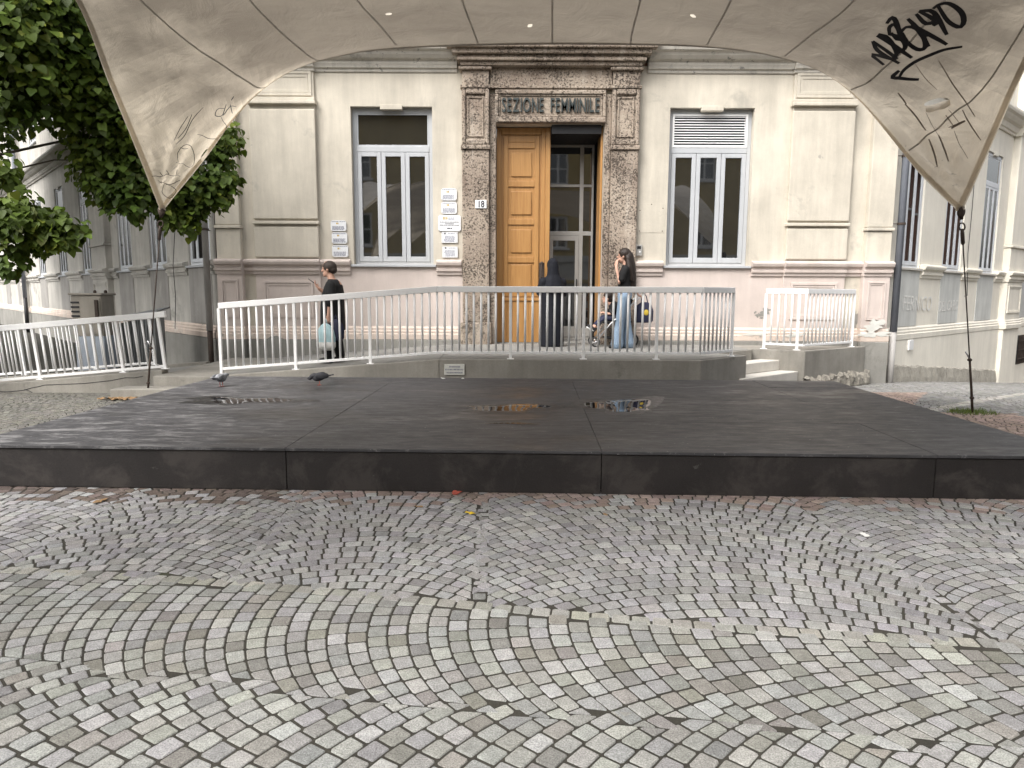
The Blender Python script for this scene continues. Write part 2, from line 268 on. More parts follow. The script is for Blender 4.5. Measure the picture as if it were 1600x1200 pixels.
# ---------------------------------------------------------------- mesh helpers
class MB:
    def __init__(s): s.v = []; s.f = []; s.t = None
    def quad(s, *p):
        n = len(s.v); s.v += [tuple(q) for q in p]; s.f.append(tuple(range(n, n + len(p)))); return s
    def hexa(s, P):                       # 8 points: bottom ring 0-3, top ring 4-7
        n = len(s.v); s.v += [tuple(q) for q in P]
        for a in ((3, 2, 1, 0), (4, 5, 6, 7), (0, 1, 5, 4), (1, 2, 6, 5), (2, 3, 7, 6), (3, 0, 4, 7)): s.f.append(tuple(n + i for i in a))
        return s
    def box(s, x0, x1, y0, y1, z0, z1):
        return s.hexa([(x0, y0, z0), (x1, y0, z0), (x1, y1, z0), (x0, y1, z0), (x0, y0, z1), (x1, y0, z1), (x1, y1, z1), (x0, y1, z1)])
    def tube(s, path, r, n=8, cap=True, flat=1.0):
        path = [Vector(p) for p in path]; k = len(path); rr = r if hasattr(r, '__len__') else [r] * k
        base = len(s.v); prev = None
        for i, p in enumerate(path):
            d = (path[min(i + 1, k - 1)] - path[max(i - 1, 0)]).normalized()
            if prev is None:
                a = d.cross(Vector((0, 0, 1)))
                if a.length < 1e-3: a = d.cross(Vector((0, 1, 0)))
                a.normalize()
            else:
                a = (prev - d * prev.dot(d)).normalized()
            prev = a; b = d.cross(a)
            for j in range(n):
                q = 2 * math.pi * j / n
                s.v.append(tuple(p + a * (rr[i] * math.cos(q)) + b * (rr[i] * math.sin(q) * flat)))
        for i in range(k - 1):
            for j in range(n):
                a0 = base + i * n + j; a1 = base + i * n + (j + 1) % n
                s.f.append((a0, a1, a1 + n, a0 + n))
        if cap:
            s.f.append(tuple(base + j for j in reversed(range(n)))); s.f.append(tuple(base + (k - 1) * n + j for j in range(n)))
        return s
    def capsule(s, path, r, n=10):        # tapered limb with round ends
        path = [Vector(p) for p in path]; r = list(r)
        d0 = (path[0] - path[1]).normalized(); d1 = (path[-1] - path[-2]).normalized()
        P = []; Q = []
        for a in (85, 55, 28): P.append(path[0] + d0 * r[0] * math.sin(R(a))); Q.append(r[0] * math.cos(R(a)))
        P += path; Q += r
        for a in (28, 55, 85): P.append(path[-1] + d1 * r[-1] * math.sin(R(a))); Q.append(r[-1] * math.cos(R(a)))
        return s.tube(P, Q, n)
    def rings(s, L, n=20, cap=True):       # L: list of (cx, cy, cz, rx, ry[, fold]) horizontal rings
        base = len(s.v)
        for q in L:
            cx, cy, cz, rx, ry = q[:5]; fo = q[5] if len(q) > 5 else 0
            for j in range(n):
                a = 2 * math.pi * j / n; k = 1 + fo * math.sin(a * 7 + cz * 2.1) + fo * .6 * math.sin(a * 11 + cz * 3 + 1)
                s.v.append((cx + rx * k * math.cos(a), cy + ry * k * math.sin(a), cz))
        for i in range(len(L) - 1):
            for j in range(n):
                a0 = base + i * n + j; a1 = base + i * n + (j + 1) % n
                s.f.append((a0, a1, a1 + n, a0 + n))
        if cap:
            s.f.append(tuple(base + j for j in reversed(range(n)))); s.f.append(tuple(base + (len(L) - 1) * n + j for j in range(n)))
        return s
    def ell(s, c, r, n=14, m=9, rot=None):
        base = len(s.v); c = Vector(c)
        for i in range(m + 1):
            th = math.pi * i / m
            for j in range(n):
                a = 2 * math.pi * j / n
                p = Vector((r[0] * math.sin(th) * math.cos(a), r[1] * math.sin(th) * math.sin(a), r[2] * math.cos(th)))
                if rot is not None: p = rot @ p
                s.v.append(tuple(c + p))
        for i in range(m):
            for j in range(n):
                a0 = base + i * n + j; a1 = base + i * n + (j + 1) % n
                s.f.append((a0, a0 + n, a1 + n, a1))
        return s
    def prism(s, poly, z0, z1):            # vertical prism over an xy outline (counter-clockwise)
        n = len(s.v); k = len(poly)
        z1s = z1 if hasattr(z1, '__len__') else [z1] * k
        s.v += [(x, y, z0) for x, y in poly] + [(x, y, z1s[i]) for i, (x, y) in enumerate(poly)]
        s.f.append(tuple(n + i for i in reversed(range(k)))); s.f.append(tuple(n + k + i for i in range(k)))
        for i in range(k):
            j = (i + 1) % k; s.f.append((n + i, n + j, n + k + j, n + k + i))
        return s
    def build(s, name, m, parent=None, smooth=False, bevel=0, tint=None):
        me = bpy.data.meshes.new(name); me.from_pydata(s.v, [], s.f); me.validate(); me.update()
        me.materials.append(MT[m] if isinstance(m, str) else m)
        if smooth: me.polygons.foreach_set('use_smooth', [True] * len(me.polygons))
        if tint is not None:
            at = me.attributes.new('tint', 'FLOAT_COLOR', 'POINT')
            at.data.foreach_set('color', np.asarray(tint, dtype=np.float32).ravel())
        o = bpy.data.objects.new(name, me); col.objects.link(o)
        if parent is not None: o.parent = parent
        if bevel:
            b = o.modifiers.new('bevel', 'BEVEL'); b.width = bevel; b.segments = 2; b.limit_method = 'ANGLE'; b.angle_limit = R(40)
        return o
def tag(o, label=None, cat=None, group=None, kind=None):
    if label: o['label'] = label
    if cat: o['category'] = cat
    if group: o['group'] = group
    if kind: o['kind'] = kind
    return o
def empty(name, loc=(0, 0, 0), rz=0, parent=None):
    o = bpy.data.objects.new(name, None); col.objects.link(o); o.location = loc; o.rotation_euler.z = rz
    o.empty_display_size = .2
    if parent is not None: o.parent = parent
    return o
def inst(src, name, parent, loc=None):
    o = src.copy(); col.objects.link(o); o.name = name; o.parent = parent
    if loc is not None: o.location = loc
    return o
def remesh(o, vox, smooth=4):
    r = o.modifiers.new('remesh', 'REMESH'); r.mode = 'VOXEL'; r.voxel_size = vox; r.use_smooth_shade = True
    if smooth:
        q = o.modifiers.new('smooth', 'SMOOTH'); q.factor = .5; q.iterations = smooth
    return o
class Fr:                                  # a vertical wall frame: s along the wall, o outwards, z up
    def __init__(f, x, y, dx, dy, nx, ny): f.o = (x, y); f.d = (dx, dy); f.n = (nx, ny)
    def p(f, s, o, z): return (f.o[0] + f.d[0] * s + f.n[0] * o, f.o[1] + f.d[1] * s + f.n[1] * o, z)
    def flip(f): return f.d[0] * f.n[1] - f.d[1] * f.n[0] > 0
def fbox(mb, f, s0, s1, o0, o1, z0, z1):
    P = [f.p(s0, o1, z0), f.p(s1, o1, z0), f.p(s1, o0, z0), f.p(s0, o0, z0), f.p(s0, o1, z1), f.p(s1, o1, z1), f.p(s1, o0, z1), f.p(s0, o0, z1)]
    if f.flip(): P = [P[1], P[0], P[3], P[2], P[5], P[4], P[7], P[6]]
    return mb.hexa(P)
def fquad(mb, f, pts):
    q = [f.p(*a) for a in pts]
    if f.flip(): q.reverse()
    return mb.quad(*q)
def mould(mb, f, s0, s1, prof):            # prof: (o, z) from bottom to top; ends closed
    n = len(mb.v); k = len(prof)
    pr = [(-.05, prof[0][1])] + list(prof) + [(-.05, prof[-1][1])]; k = len(pr)
    for s in (s0, s1): mb.v += [f.p(s, o, z) for o, z in pr]
    fl = f.flip()
    for i in range(k - 1):
        q = (n + i, n + k + i, n + k + i + 1, n + i + 1); mb.f.append(q[::-1] if fl else q)
    a = tuple(n + i for i in range(k)); b = tuple(n + k + i for i in range(k))
    mb.f.append(a if not fl else a[::-1]); mb.f.append(b[::-1] if not fl else b)
    return mb
def wall(mb, f, s0, s1, z0, z1, holes, out=0, depth=.22):   # walls a vertical face, cuts holes and adds their reveals
    S = sorted({s0, s1, *[h[0] for h in holes], *[h[1] for h in holes]}); Z = sorted({z0, z1, *[h[2] for h in holes], *[h[3] for h in holes]})
    S = [s for s in S if s0 <= s <= s1]; Z = [z for z in Z if z0 <= z <= z1]
    for a, b in zip(S, S[1:]):
        for c, d in zip(Z, Z[1:]):
            if any(h[0] <= a and b <= h[1] and h[2] <= c and d <= h[3] for h in holes): continue
            fquad(mb, f, [(a, out, c), (b, out, c), (b, out, d), (a, out, d)])
    for a, b, c, d in holes:
        fquad(mb, f, [(a, out, c), (a, out, d), (a, out - depth, d), (a, out - depth, c)])
        fquad(mb, f, [(b, out, c), (b, out - depth, c), (b, out - depth, d), (b, out, d)])
        if d < z1: fquad(mb, f, [(a, out, d), (b, out, d), (b, out - depth, d), (a, out - depth, d)])
        if c > z0: fquad(mb, f, [(a, out, c), (a, out - depth, c), (b, out - depth, c), (b, out, c)])
    return mb
def text_mesh(name, body, size, m, parent, mtx, extrude=.004, sx=1.0, shear=0.0, bold=0.0):
    cu = bpy.data.curves.new(name, 'FONT'); cu.body = body; cu.size = size; cu.extrude = extrude; cu.align_x = 'CENTER'; cu.align_y = 'CENTER'; cu.shear = shear; cu.offset = bold
    o = bpy.data.objects.new(name, cu)
    me = bpy.data.meshes.new_from_object(o); bpy.data.objects.remove(o)
    me.materials.append(MT[m])
    q = bpy.data.objects.new(name, me); col.objects.link(q); q.parent = parent
    q.matrix_local = mtx @ Matrix.Diagonal((sx, 1, 1, 1))
    return q
# ---------------------------------------------------------------- ground
def gz(x, y):                              # the square falls slightly towards the building, and the side street on the right falls away
    t = min(max((y - 9.6) / 3.6, 0), 1)
    u = max(0.0, (x - 6.6) * .741 + (y - 13.2) * .672); u = u * u / (u + .8)
    return -.17 * t * t * (3 - 2 * t) - .088 * min(u, 30)
STAGE_C = (.07, 7.28); STAGE_A = R(-1.75); STAGE_W, STAGE_D, STAGE_H = 4.15, 2.19, .325
def to_stage(x, y):
    dx, dy = x - STAGE_C[0], y - STAGE_C[1]; c, s = math.cos(STAGE_A), math.sin(STAGE_A)
    return dx * c + dy * s, -dx * s + dy * c
mb = MB()
xs = [-150, -60, -30] + list(np.arange(-16, 18.1, .5)) + [30, 60, 150]; ys = [-150, -60, -25] + list(np.arange(-12, 1, 1.0)) + list(np.arange(1, 25.1, .4)) + [40, 80, 200]
for y in ys:
    for x in xs: mb.v.append((x, y, gz(x, y) - .0038))
nx = len(xs)
for j in range(len(ys) - 1):
    for i in range(nx - 1): mb.f.append((j * nx + i, j * nx + i + 1, (j + 1) * nx + i + 1, (j + 1) * nx + i))
ground = tag(mb.build('ground', 'ground', smooth=True), 'square paved with small stone setts laid in arcs', 'ground', kind='structure')

# setts laid in arcs: columns of stacked arcs, each stone a bevelled block with its own edges
stones = []                                # (outline of 4 xy corners, zone)
def arc_columns(o, a_dir, b_dir, cols, b0, b1, pitch, length, keep, zone):
    """a: across the column, b: along it (arcs bulge towards +b). cols: (centre, half width)"""
    for ci, (ca, hw) in enumerate(cols):
        Rr = hw * 1.42; k0 = int((b0 - Rr) / pitch) - 1; k1 = int(b1 / pitch) + 1
        for k in range(k0, k1):
            e0 = -hw + random.Random(ci * 7919 + k).choice((-.045, -.01, .03)); e1 = hw + random.Random((ci + 1) * 7919 + k).choice((-.045, -.01, .03))
            q0, q1 = math.asin(max(-.95, e0 / Rr)), math.asin(min(.95, e1 / Rr))
            n = max(3, round((q1 - q0) * Rr / length)); st_ = (q1 - q0) / n; off = (.25 if k % 2 else -.25) * st_ + random.uniform(-.08, .08) * st_
            cuts = [q0] + [q0 + st_ * i + off + random.uniform(-.07, .07) * st_ for i in range(1, n)] + [q1]
            for p0, p1 in zip(cuts, cuts[1:]):
                q = []
                for ph, lvl in ((p0, 0), (p1, 0), (p1, 1), (p0, 1)):
                    a = Rr * math.sin(ph); b = k * pitch + Rr * math.cos(ph); t = pitch * math.cos(ph)
                    if lvl: a += t * math.sin(ph); b += t * math.cos(ph)
                    g_ = .0006; a += g_ * (1 if ph == p0 else -1) * math.cos(ph); b -= g_ * (1 if ph == p0 else -1) * math.sin(ph)
                    if a < e0 or a > e1:
                        a = max(e0, min(e1, a)); b = (k + lvl) * pitch + math.sqrt(max(Rr * Rr - a * a, 0)) + (-.001 if lvl else .001)
                    a += ca
                    q.append((o[0] + a_dir[0] * a + b_dir[0] * b, o[1] + a_dir[1] * a + b_dir[1] * b))
                cx = sum(p[0] for p in q) / 4; cy_ = sum(p[1] for p in q) / 4
                if keep(cx, cy_): stones.append((q, zone))
    for ca, hw in (cols if zone == 'far' else ()):     # small filler stones where two columns of arcs meet
        for k in range(int((b0 - .5) / pitch), int(b1 / pitch) + 1):
            q = []
            for da, db in ((-.036, .004), (.036, .004), (.036, pitch - .004), (-.036, pitch - .004)):
                a = ca + hw + da + .012 * math.sin(k * 2.3); b = k * pitch + db; q.append((o[0] + a_dir[0] * a + b_dir[0] * b, o[1] + a_dir[1] * a + b_dir[1] * b))
            cx = sum(p[0] for p in q) / 4; cy_ = sum(p[1] for p in q) / 4
            if keep(cx, cy_): stones.append((q, zone + '_fill'))
BO = Vector((-2.63, 3.57)); BE = Vector((.989, -.147)); BN = Vector((-.147, -.989))
def nside(x, y):
    s = (Vector((x, y)) - BO).dot(BE)
    return (Vector((x, y)) - BO).dot(BN) + .05 * math.sin(s * 1.1 + .6)
def under_stage(x, y):
    a, b = to_stage(x, y); return abs(a) < STAGE_W - .12 and abs(b) < STAGE_D - .12
def built(x, y):                           # under the landing, ramps and buildings
    if y > 10.1 and -4.3 < x < 3.4: return True
    if y > 11.7 and -9 < x < 5: return True
    if y > 13.2 + (x - 6.98) * .907 and x > 5: return True
    if x > 3.3 and y > 10.75 + (x - 3.7) * .9 and x < 5.2: return True
    if x <= -4.2 and y > 10.35: return True
    return False
def vis(x, y, m=.5): return abs(x) < y * .76 + m
arc_columns(BO, BN, -BE, [(0, .82), (1.64, .82)], -6.4, 2.2, .091, .092, lambda x, y: nside(x, y) > .026 and y > 1.75 and vis(x, y, .35), 'near')
for i in range(-4, 66):                    # header course along the change of pattern
    s = i * .092; j = .05 * math.sin(s * 1.1 + .6)
    c0 = BO + BE * s - BN * j; c1 = BO + BE * (s + .092) - BN * (.05 * math.sin((s + .092) * 1.1 + .6))
    stones.append(([tuple(c0 + BN * .045), tuple(c1 + BN * .045), tuple(c1 - BN * .045), tuple(c0 - BN * .045)], 'head'))
FC = [(-8.85, .65), (-7.55, .65), (-6.25, .65), (-4.95, .65), (-3.65, .65), (-2.35, .65), (-1.05, .65), (.73, 1.13), (2.51, .65), (3.81, .65), (5.11, .65), (6.41, .65), (7.71, .65), (9.01, .65), (10.31, .65), (11.61, .65), (12.91, .65), (14.21, .65), (15.51, .65), (16.81, .65)]
arc_columns((.35, 0), (1, .03), (-.03, 1), FC, 2.4, 24.0, .086, .092,
            lambda x, y: nside(x, y) < -.03 and not under_stage(x, y) and not built(x, y) and vis(x, y, .4) and (y < 14.5 or x > 7) and y < 24, 'far')
def sett(q, zone, rnd):
    c = Vector((sum(p[0] for p in q) / 4, sum(p[1] for p in q) / 4)); z = gz(*c) - (.0024 if zone.endswith('_fill') else 0); zone = zone.replace('_fill', '')
    gap = .0039 if zone == 'near' else .0042
    P = []
    for i in range(4):                     # chamfered corners: 8 points
        p = Vector(q[i]); a = Vector(q[i - 1]); b = Vector(q[(i + 1) % 4])
        p = p + (c - p).normalized() * (gap * 1.4 + rnd.uniform(0, .0026))
        k = rnd.uniform(.06, .15); P.append(p + (a - p) * k * .7); P.append(p + (b - p) * k * .7)
    h = rnd.uniform(-.0010, .0014); tx, ty = rnd.uniform(-.012, .012), rnd.uniform(-.012, .012)
    V = []
    for sc_, dz in ((1.0, -.03), (1.0, -.0045), (.965, -.0016), (.89, 0.0)):
        for p in P:
            d = (p - c) * sc_; e = c + d
            V.append((e.x, e.y, z + dz + h + d.x * tx + d.y * ty + (rnd.uniform(-.0007, .0007) if dz > -.02 else 0)))
    F = [tuple(24 + i for i in range(8))]
    for r in range(3):
        for i in range(8):
            j = (i + 1) % 8; F.append((r * 8 + i, r * 8 + j, (r + 1) * 8 + j, (r + 1) * 8 + i))
    return V, F, c
def sett_colour(c, zone, rnd):
    zone = zone.replace('_fill', ''); k = min(1.4, max(.65, rnd.gauss(1, .14)))
    if zone == 'near': b = (.375, .377, .366) if rnd.random() < .85 else (.31, .30, .278)
    elif zone == 'head': b = (.37, .366, .335)
    else:
        b = (.375, .372, .377)
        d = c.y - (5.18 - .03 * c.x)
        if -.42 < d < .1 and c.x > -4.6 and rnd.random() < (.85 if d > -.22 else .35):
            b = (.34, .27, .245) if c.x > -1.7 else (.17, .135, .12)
        if c.x > 4.3 and c.y > 6.2:
            pink = (7.0 < c.y < 8.75 and c.x < 6.3) or (9.0 < c.y < 11.0 and c.x < 5.1 + (c.y - 9.0) * .75)
            if pink: b = (.40, .305, .26)
            band = abs(c.y - (8.95 + (c.x - 5.4) * .72)) < .1
            if band: b = (.50, .48, .44)
            elif not pink: b = (.30, .295, .285)
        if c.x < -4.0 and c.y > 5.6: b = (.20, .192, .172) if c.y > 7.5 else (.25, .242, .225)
    return (b[0] * k, b[1] * k * rnd.uniform(.97, 1.03), b[2] * k * rnd.uniform(.94, 1.04), 1)
rnd = random.Random(3)
order = sorted((i for i in range(len(stones)) if not stones[i][1].endswith('_fill')), key=lambda i: (sum(p[1] for p in stones[i][0]) / 4) if abs(sum(p[0] for p in stones[i][0])) < 4 * .74 * sum(p[1] for p in stones[i][0]) / 4 and sum(p[1] for p in stones[i][0]) / 4 > 2.0 else 99)
chosen = set(order[:300])
allv, allf, allt = [], [], []
for i, (q, zone) in enumerate(stones):
    ar = .5 * abs(sum(q[k][0] * q[(k + 1) % 4][1] - q[(k + 1) % 4][0] * q[k][1] for k in range(4)))
    if ar < .0010: continue
    s_ = sum(q[k][0] * q[(k + 1) % 4][1] - q[(k + 1) % 4][0] * q[k][1] for k in range(4))
    if s_ < 0: q = q[::-1]
    V, F, c = sett(q, zone, rnd); t = sett_colour(c, zone, rnd)
    if i in chosen:
        m = MB(); m.v = V; m.f = F; m.build('sett', 'cobble', ground, tint=[t] * len(V))
    else:
        n = len(allv); allv += V; allf += [tuple(n + a for a in f) for f in F]; allt += [t] * len(V)
m = MB(); m.v = allv; m.f = allf; tag(m.build('setts', 'cobble', ground, tint=allt), kind='stuff')

# ---------------------------------------------------------------- landing, ramp and steps
LZ = .52
mb = MB(); mb.prism([(-1.05, 10.1), (2.72, 10.1), (3.42, 10.72), (3.66, 10.95), (3.25, 11.3), (4.12, 12.08), (4.12, 13.3), (-1.05, 13.3)], -.3, LZ)
tag(mb.build('landing', 'concrete', bevel=.008), 'grey concrete landing in front of the school door', 'landing', kind='structure')
mb = MB(); mb.prism([(-1.053, 10.16), (2.70, 10.16), (3.40, 10.78), (3.58, 10.95), (3.22, 11.33), (4.06, 12.1), (4.06, 13.12), (-1.053, 13.12)], LZ - .01, LZ + .006)
land_pave = tag(mb.build('landing_paving', 'paving'), 'grey paving on top of the landing', 'paving', kind='structure')
mb = MB(); mb.prism([(-4.25, 10.1), (-1.053, 10.1), (-1.053, 13.3), (-4.25, 13.3)], -.3, [.27, LZ, LZ, .27])
tag(mb.build('ramp', 'concrete', bevel=.008), 'sloping concrete ramp up to the landing', 'ramp', kind='structure')
mb = MB(); mb.prism([(-4.24, 10.16), (-1.06, 10.16), (-1.06, 13.12), (-4.24, 13.12)], .2, [.2765, LZ + .006, LZ + .006, .2765])
tag(mb.build('ramp_paving', 'paving'), 'grey paving on top of the sloping ramp', 'paving', kind='structure')
mb = MB(); mb.prism([(-5.15, 10.02), (-4.253, 10.02), (-4.253, 12.9), (-5.15, 12.9)], -.3, .27)
tag(mb.build('ramp_foot_slab', 'concrete', bevel=.012), 'concrete slab at the foot of the ramp', 'slab', kind='structure')
mb = MB(); mb.prism([(-5.55, 9.62), (-4.35, 9.72), (-4.35, 10.017), (-5.55, 10.017)], -.3, .13)
tag(mb.build('ramp_foot_step', 'concrete', bevel=.012), 'low concrete step beside the stage corner', 'step', kind='structure')
mb = MB(); mb.prism([(-9.6, 10.3), (-5.153, 10.3), (-5.153, 10.5), (-9.6, 10.5)], -.35, [-.07, .33, .33, -.07])
tag(mb.build('ramp_wall', 'concrete', bevel=.01), 'low cracked concrete wall below the slanting railing', 'wall')
mb = MB(); mb.prism([(-9.6, 10.503), (-5.153, 10.503), (-5.153, 11.8), (-9.6, 11.8)], -.35, [-.16, .255, .255, -.16])
tag(mb.build('side_ramp', 'paving'), 'side ramp between two slanting railings', 'ramp', kind='structure')
mb = MB(); mb.prism([(-9.6, 11.803), (-5.153, 11.803), (-5.153, 11.95), (-9.6, 11.95)], -.35, [-.05, .30, .30, -.05])
tag(mb.build('side_ramp_kerb', 'concrete'), 'far concrete kerb of the side ramp', 'kerb', kind='structure')
# cracks on the ramp wall
cr = bpy.data.objects['ramp_wall']
for pts in ([(-9.0, -.16), (-8.2, -.07), (-7.6, .0), (-7.2, .02), (-6.9, .09), (-6.3, .13), (-5.7, .2), (-5.3, .25)], [(-7.2, .02), (-7.0, -.05), (-6.6, -.08)]):
    mb = MB(); 
    P = []
    for (a, b), (c_, d) in zip(pts, pts[1:]):
        for t in (0, .33, .66): P.append((a + (c_ - a) * t, 10.298, b + (d - b) * t + random.uniform(-.012, .012)))
    mb.tube(P, .005, 4); mb.build('crack', 'black', cr)
# stone stair cut into the landing corner, turned 45 degrees
U = Vector((-.69, .72)); Wd = Vector((.76, .65))
st = empty('stone_stair', (3.72, 10.75, 0)); tag(st, 'pale stone steps between the landing and the short railing', 'steps')
for k, (zt, off) in enumerate(((.17, 0), (.345, .3))):
    a = Vector((3.69, 10.90)) + U * off - Wd * .2; b = a + Wd * (1.75 - off * .2); c_ = b + U * (.62 - off); d = a + U * (.62 - off)
    mb = MB(); mb.prism([tuple(a - Vector((3.72, 10.75))), tuple(b - Vector((3.72, 10.75))), tuple(c_ - Vector((3.72, 10.75))), tuple(d - Vector((3.72, 10.75)))], -.3 if k == 0 else .172, zt)
    mb.build('tread', 'whitestone', st, bevel=.012)
mb = MB(); mb.prism([(4.20, 12.32), (4.95, 11.86), (6.52, 12.98), (6.3, 13.3), (4.123, 13.3), (4.123, 12.1)], -.3, LZ + .0)
tag(mb.build('side_block', 'concrete', bevel=.01), 'grey concrete block carrying the short railing', 'block', kind='structure')
mb = MB(); rr = random.Random(5); n_ = 44
for k in range(n_ + 1):                    # broken concrete footing along the foot of the block
    t = k / n_; x = 4.93 + t * 1.62; y = 11.86 + t * 1.14; top = .03 + rr.uniform(-.05, .05)
    for o_, z in ((0, top + .03), (.05 + rr.uniform(0, .05), top), (.07 + rr.uniform(0, .06), top - .06), (.08 + rr.uniform(0, .06), -.14), (.10, -.35)): mb.v.append((x + o_ * .57, y - o_ * .82, z))
for k in range(n_):
    for j in range(4): a_ = k * 5 + j; mb.f.append((a_, a_ + 1, a_ + 6, a_ + 5))
mb.build('rough_footing', 'rough', bpy.data.objects['side_block'])

# ---------------------------------------------------------------- stage
stage = empty('stage_platform', (*STAGE_C, 0), STAGE_A)
tag(stage, 'low black plywood stage platform in the middle of the square', 'stage')
xs = [-STAGE_W, -1.69, .66, 3.08, STAGE_W]; ysx = [-STAGE_D, -.97, .25, 1.47, STAGE_D]
for i in range(4):
    for j in range(4):
        mb = MB(); dz = random.uniform(-.0015, .0015)
        mb.box(xs[i] + .002 - (.015 if i == 0 else 0), xs[i + 1] - .002 + (.015 if i == 3 else 0), ysx[j] + .0015 - (.015 if j == 0 else 0), ysx[j + 1] - .0015, STAGE_H - .022 + dz, STAGE_H + dz)
        mb.build('deck_panel', 'stagetop', stage, bevel=.002)
for i in range(4):
    mb = MB(); mb.box(xs[i] + .003, xs[i + 1] - .003, -STAGE_D, -STAGE_D + .018, .004 - (.002 * i), STAGE_H - .025); mb.build('fascia_panel', 'stagefront', stage, bevel=.003)
    mb = MB(); mb.box(xs[i] + .003, xs[i + 1] - .003, STAGE_D - .018, STAGE_D, .004, STAGE_H - .025); mb.build('fascia_panel', 'stagefront', stage)
for sx in (-1, 1):
    for j in range(4):
        mb = MB(); x = sx * (STAGE_W - .009); mb.box(x - .009, x + .009, ysx[j] + .02, ysx[j + 1] - .003, .004, STAGE_H - .025); mb.build('fascia_panel', 'stagefront', stage)
def puddle(cx, cy, rx, ry, seed, label):
    r = random.Random(seed); n = 40; ph = [r.uniform(0, 6.28) for _ in range(5)]
    mb = MB(); mb.v.append((0, 0, .0012)); ring = []
    for j in range(n):
        a = 2 * math.pi * j / n; k = 1 + .22 * math.sin(2 * a + ph[0]) + .16 * math.sin(3 * a + ph[1]) + .1 * math.sin(5 * a + ph[2]) + .06 * math.sin(9 * a + ph[3])
        ring.append((rx * k * math.cos(a), ry * k * math.sin(a)))
    for s_, z in ((.93, .0012), (1.0, -.0003)): mb.v += [(x * s_, y * s_, z) for x, y in ring]
    for j in range(n):
        k = (j + 1) % n; mb.f.append((0, 1 + j, 1 + k)); mb.f.append((1 + j, 1 + n + j, 1 + n + k, 1 + k))
    dm = MB(); dm.v.append((0, 0, .0006))
    for j in range(n):
        a = 2 * math.pi * j / n; k = 1.28 + .16 * math.sin(3 * a + ph[1] + 1) + .10 * math.sin(7 * a + ph[4]) + .06 * math.sin(13 * a + ph[2]); dm.v.append((ring[j][0] * k, ring[j][1] * k, .0004)); dm.f.append((0, 1 + j, 1 + (j + 1) % n))
    o = mb.build('puddle', 'water', smooth=True); dm.build('damp_margin', 'damp', o); o.location = (cx, cy, STAGE_H + .0025); o.rotation_euler.z = STAGE_A
    tag(o, label, 'puddle', 'rain puddles on the stage')
puddle(1.14, 7.2, .30, .46, 1, 'puddle on the stage mirroring the bright door and railing bars')
puddle(-.05, 7.03, .40, .20, 2, 'narrow reddish puddle in the middle of the stage')
puddle(-.02, 6.16, .17, .05, 3, 'smallest puddle, near the middle of the stage front half')
puddle(-2.92, 7.42, .42, .24, 4, 'dark damp puddle on the stage below the two pigeons')
# canopy markings in the canopy's own surface coordinates (u across, v from the far edge)
SEAMS = [[(0.0455, 0.45), (0.0693, 0.35), (0.0848, 0.2849), (0.1225, 0.1986), (0.157, 0.1228), (0.1958, 0.0053)], [(0.1709, 0.45), (0.1874, 0.35), (0.2064, 0.2347), (0.2349, 0.137), (0.2706, 0.0009)], [(0.2808, 0.45), (0.2955, 0.35), (0.3194, 0.1878), (0.3368, 0.1211), (0.3597, 0.0236)], [(0.4011, 0.45), (0.4089, 0.35), (0.4237, 0.1593), (0.4317, 0.0928), (0.4431, 0.0096)], [(0.5044, 0.45), (0.5055, 0.35), (0.5077, 0.1506), (0.5104, 0.0043)], [(0.5992, 0.45), (0.5955, 0.35), (0.5884, 0.1547), (0.5794, 0.0072)], [(0.6952, 0.45), (0.6874, 0.35), (0.673, 0.1667), (0.6533, 0.0158)], [(0.8302, 0.45), (0.8136, 0.35), (0.7907, 0.2124), (0.7586, 0.1126), (0.737, 0.0186)], [(0.907, 0.45), (0.8927, 0.35), (0.8761, 0.2344), (0.8581, 0.1464), (0.8238, 0.0153)], [(0.98, 0.45), (0.98, 0.35), (0.9678, 0.178), (0.9401, 0.0975), (0.9145, 0.0136)]]
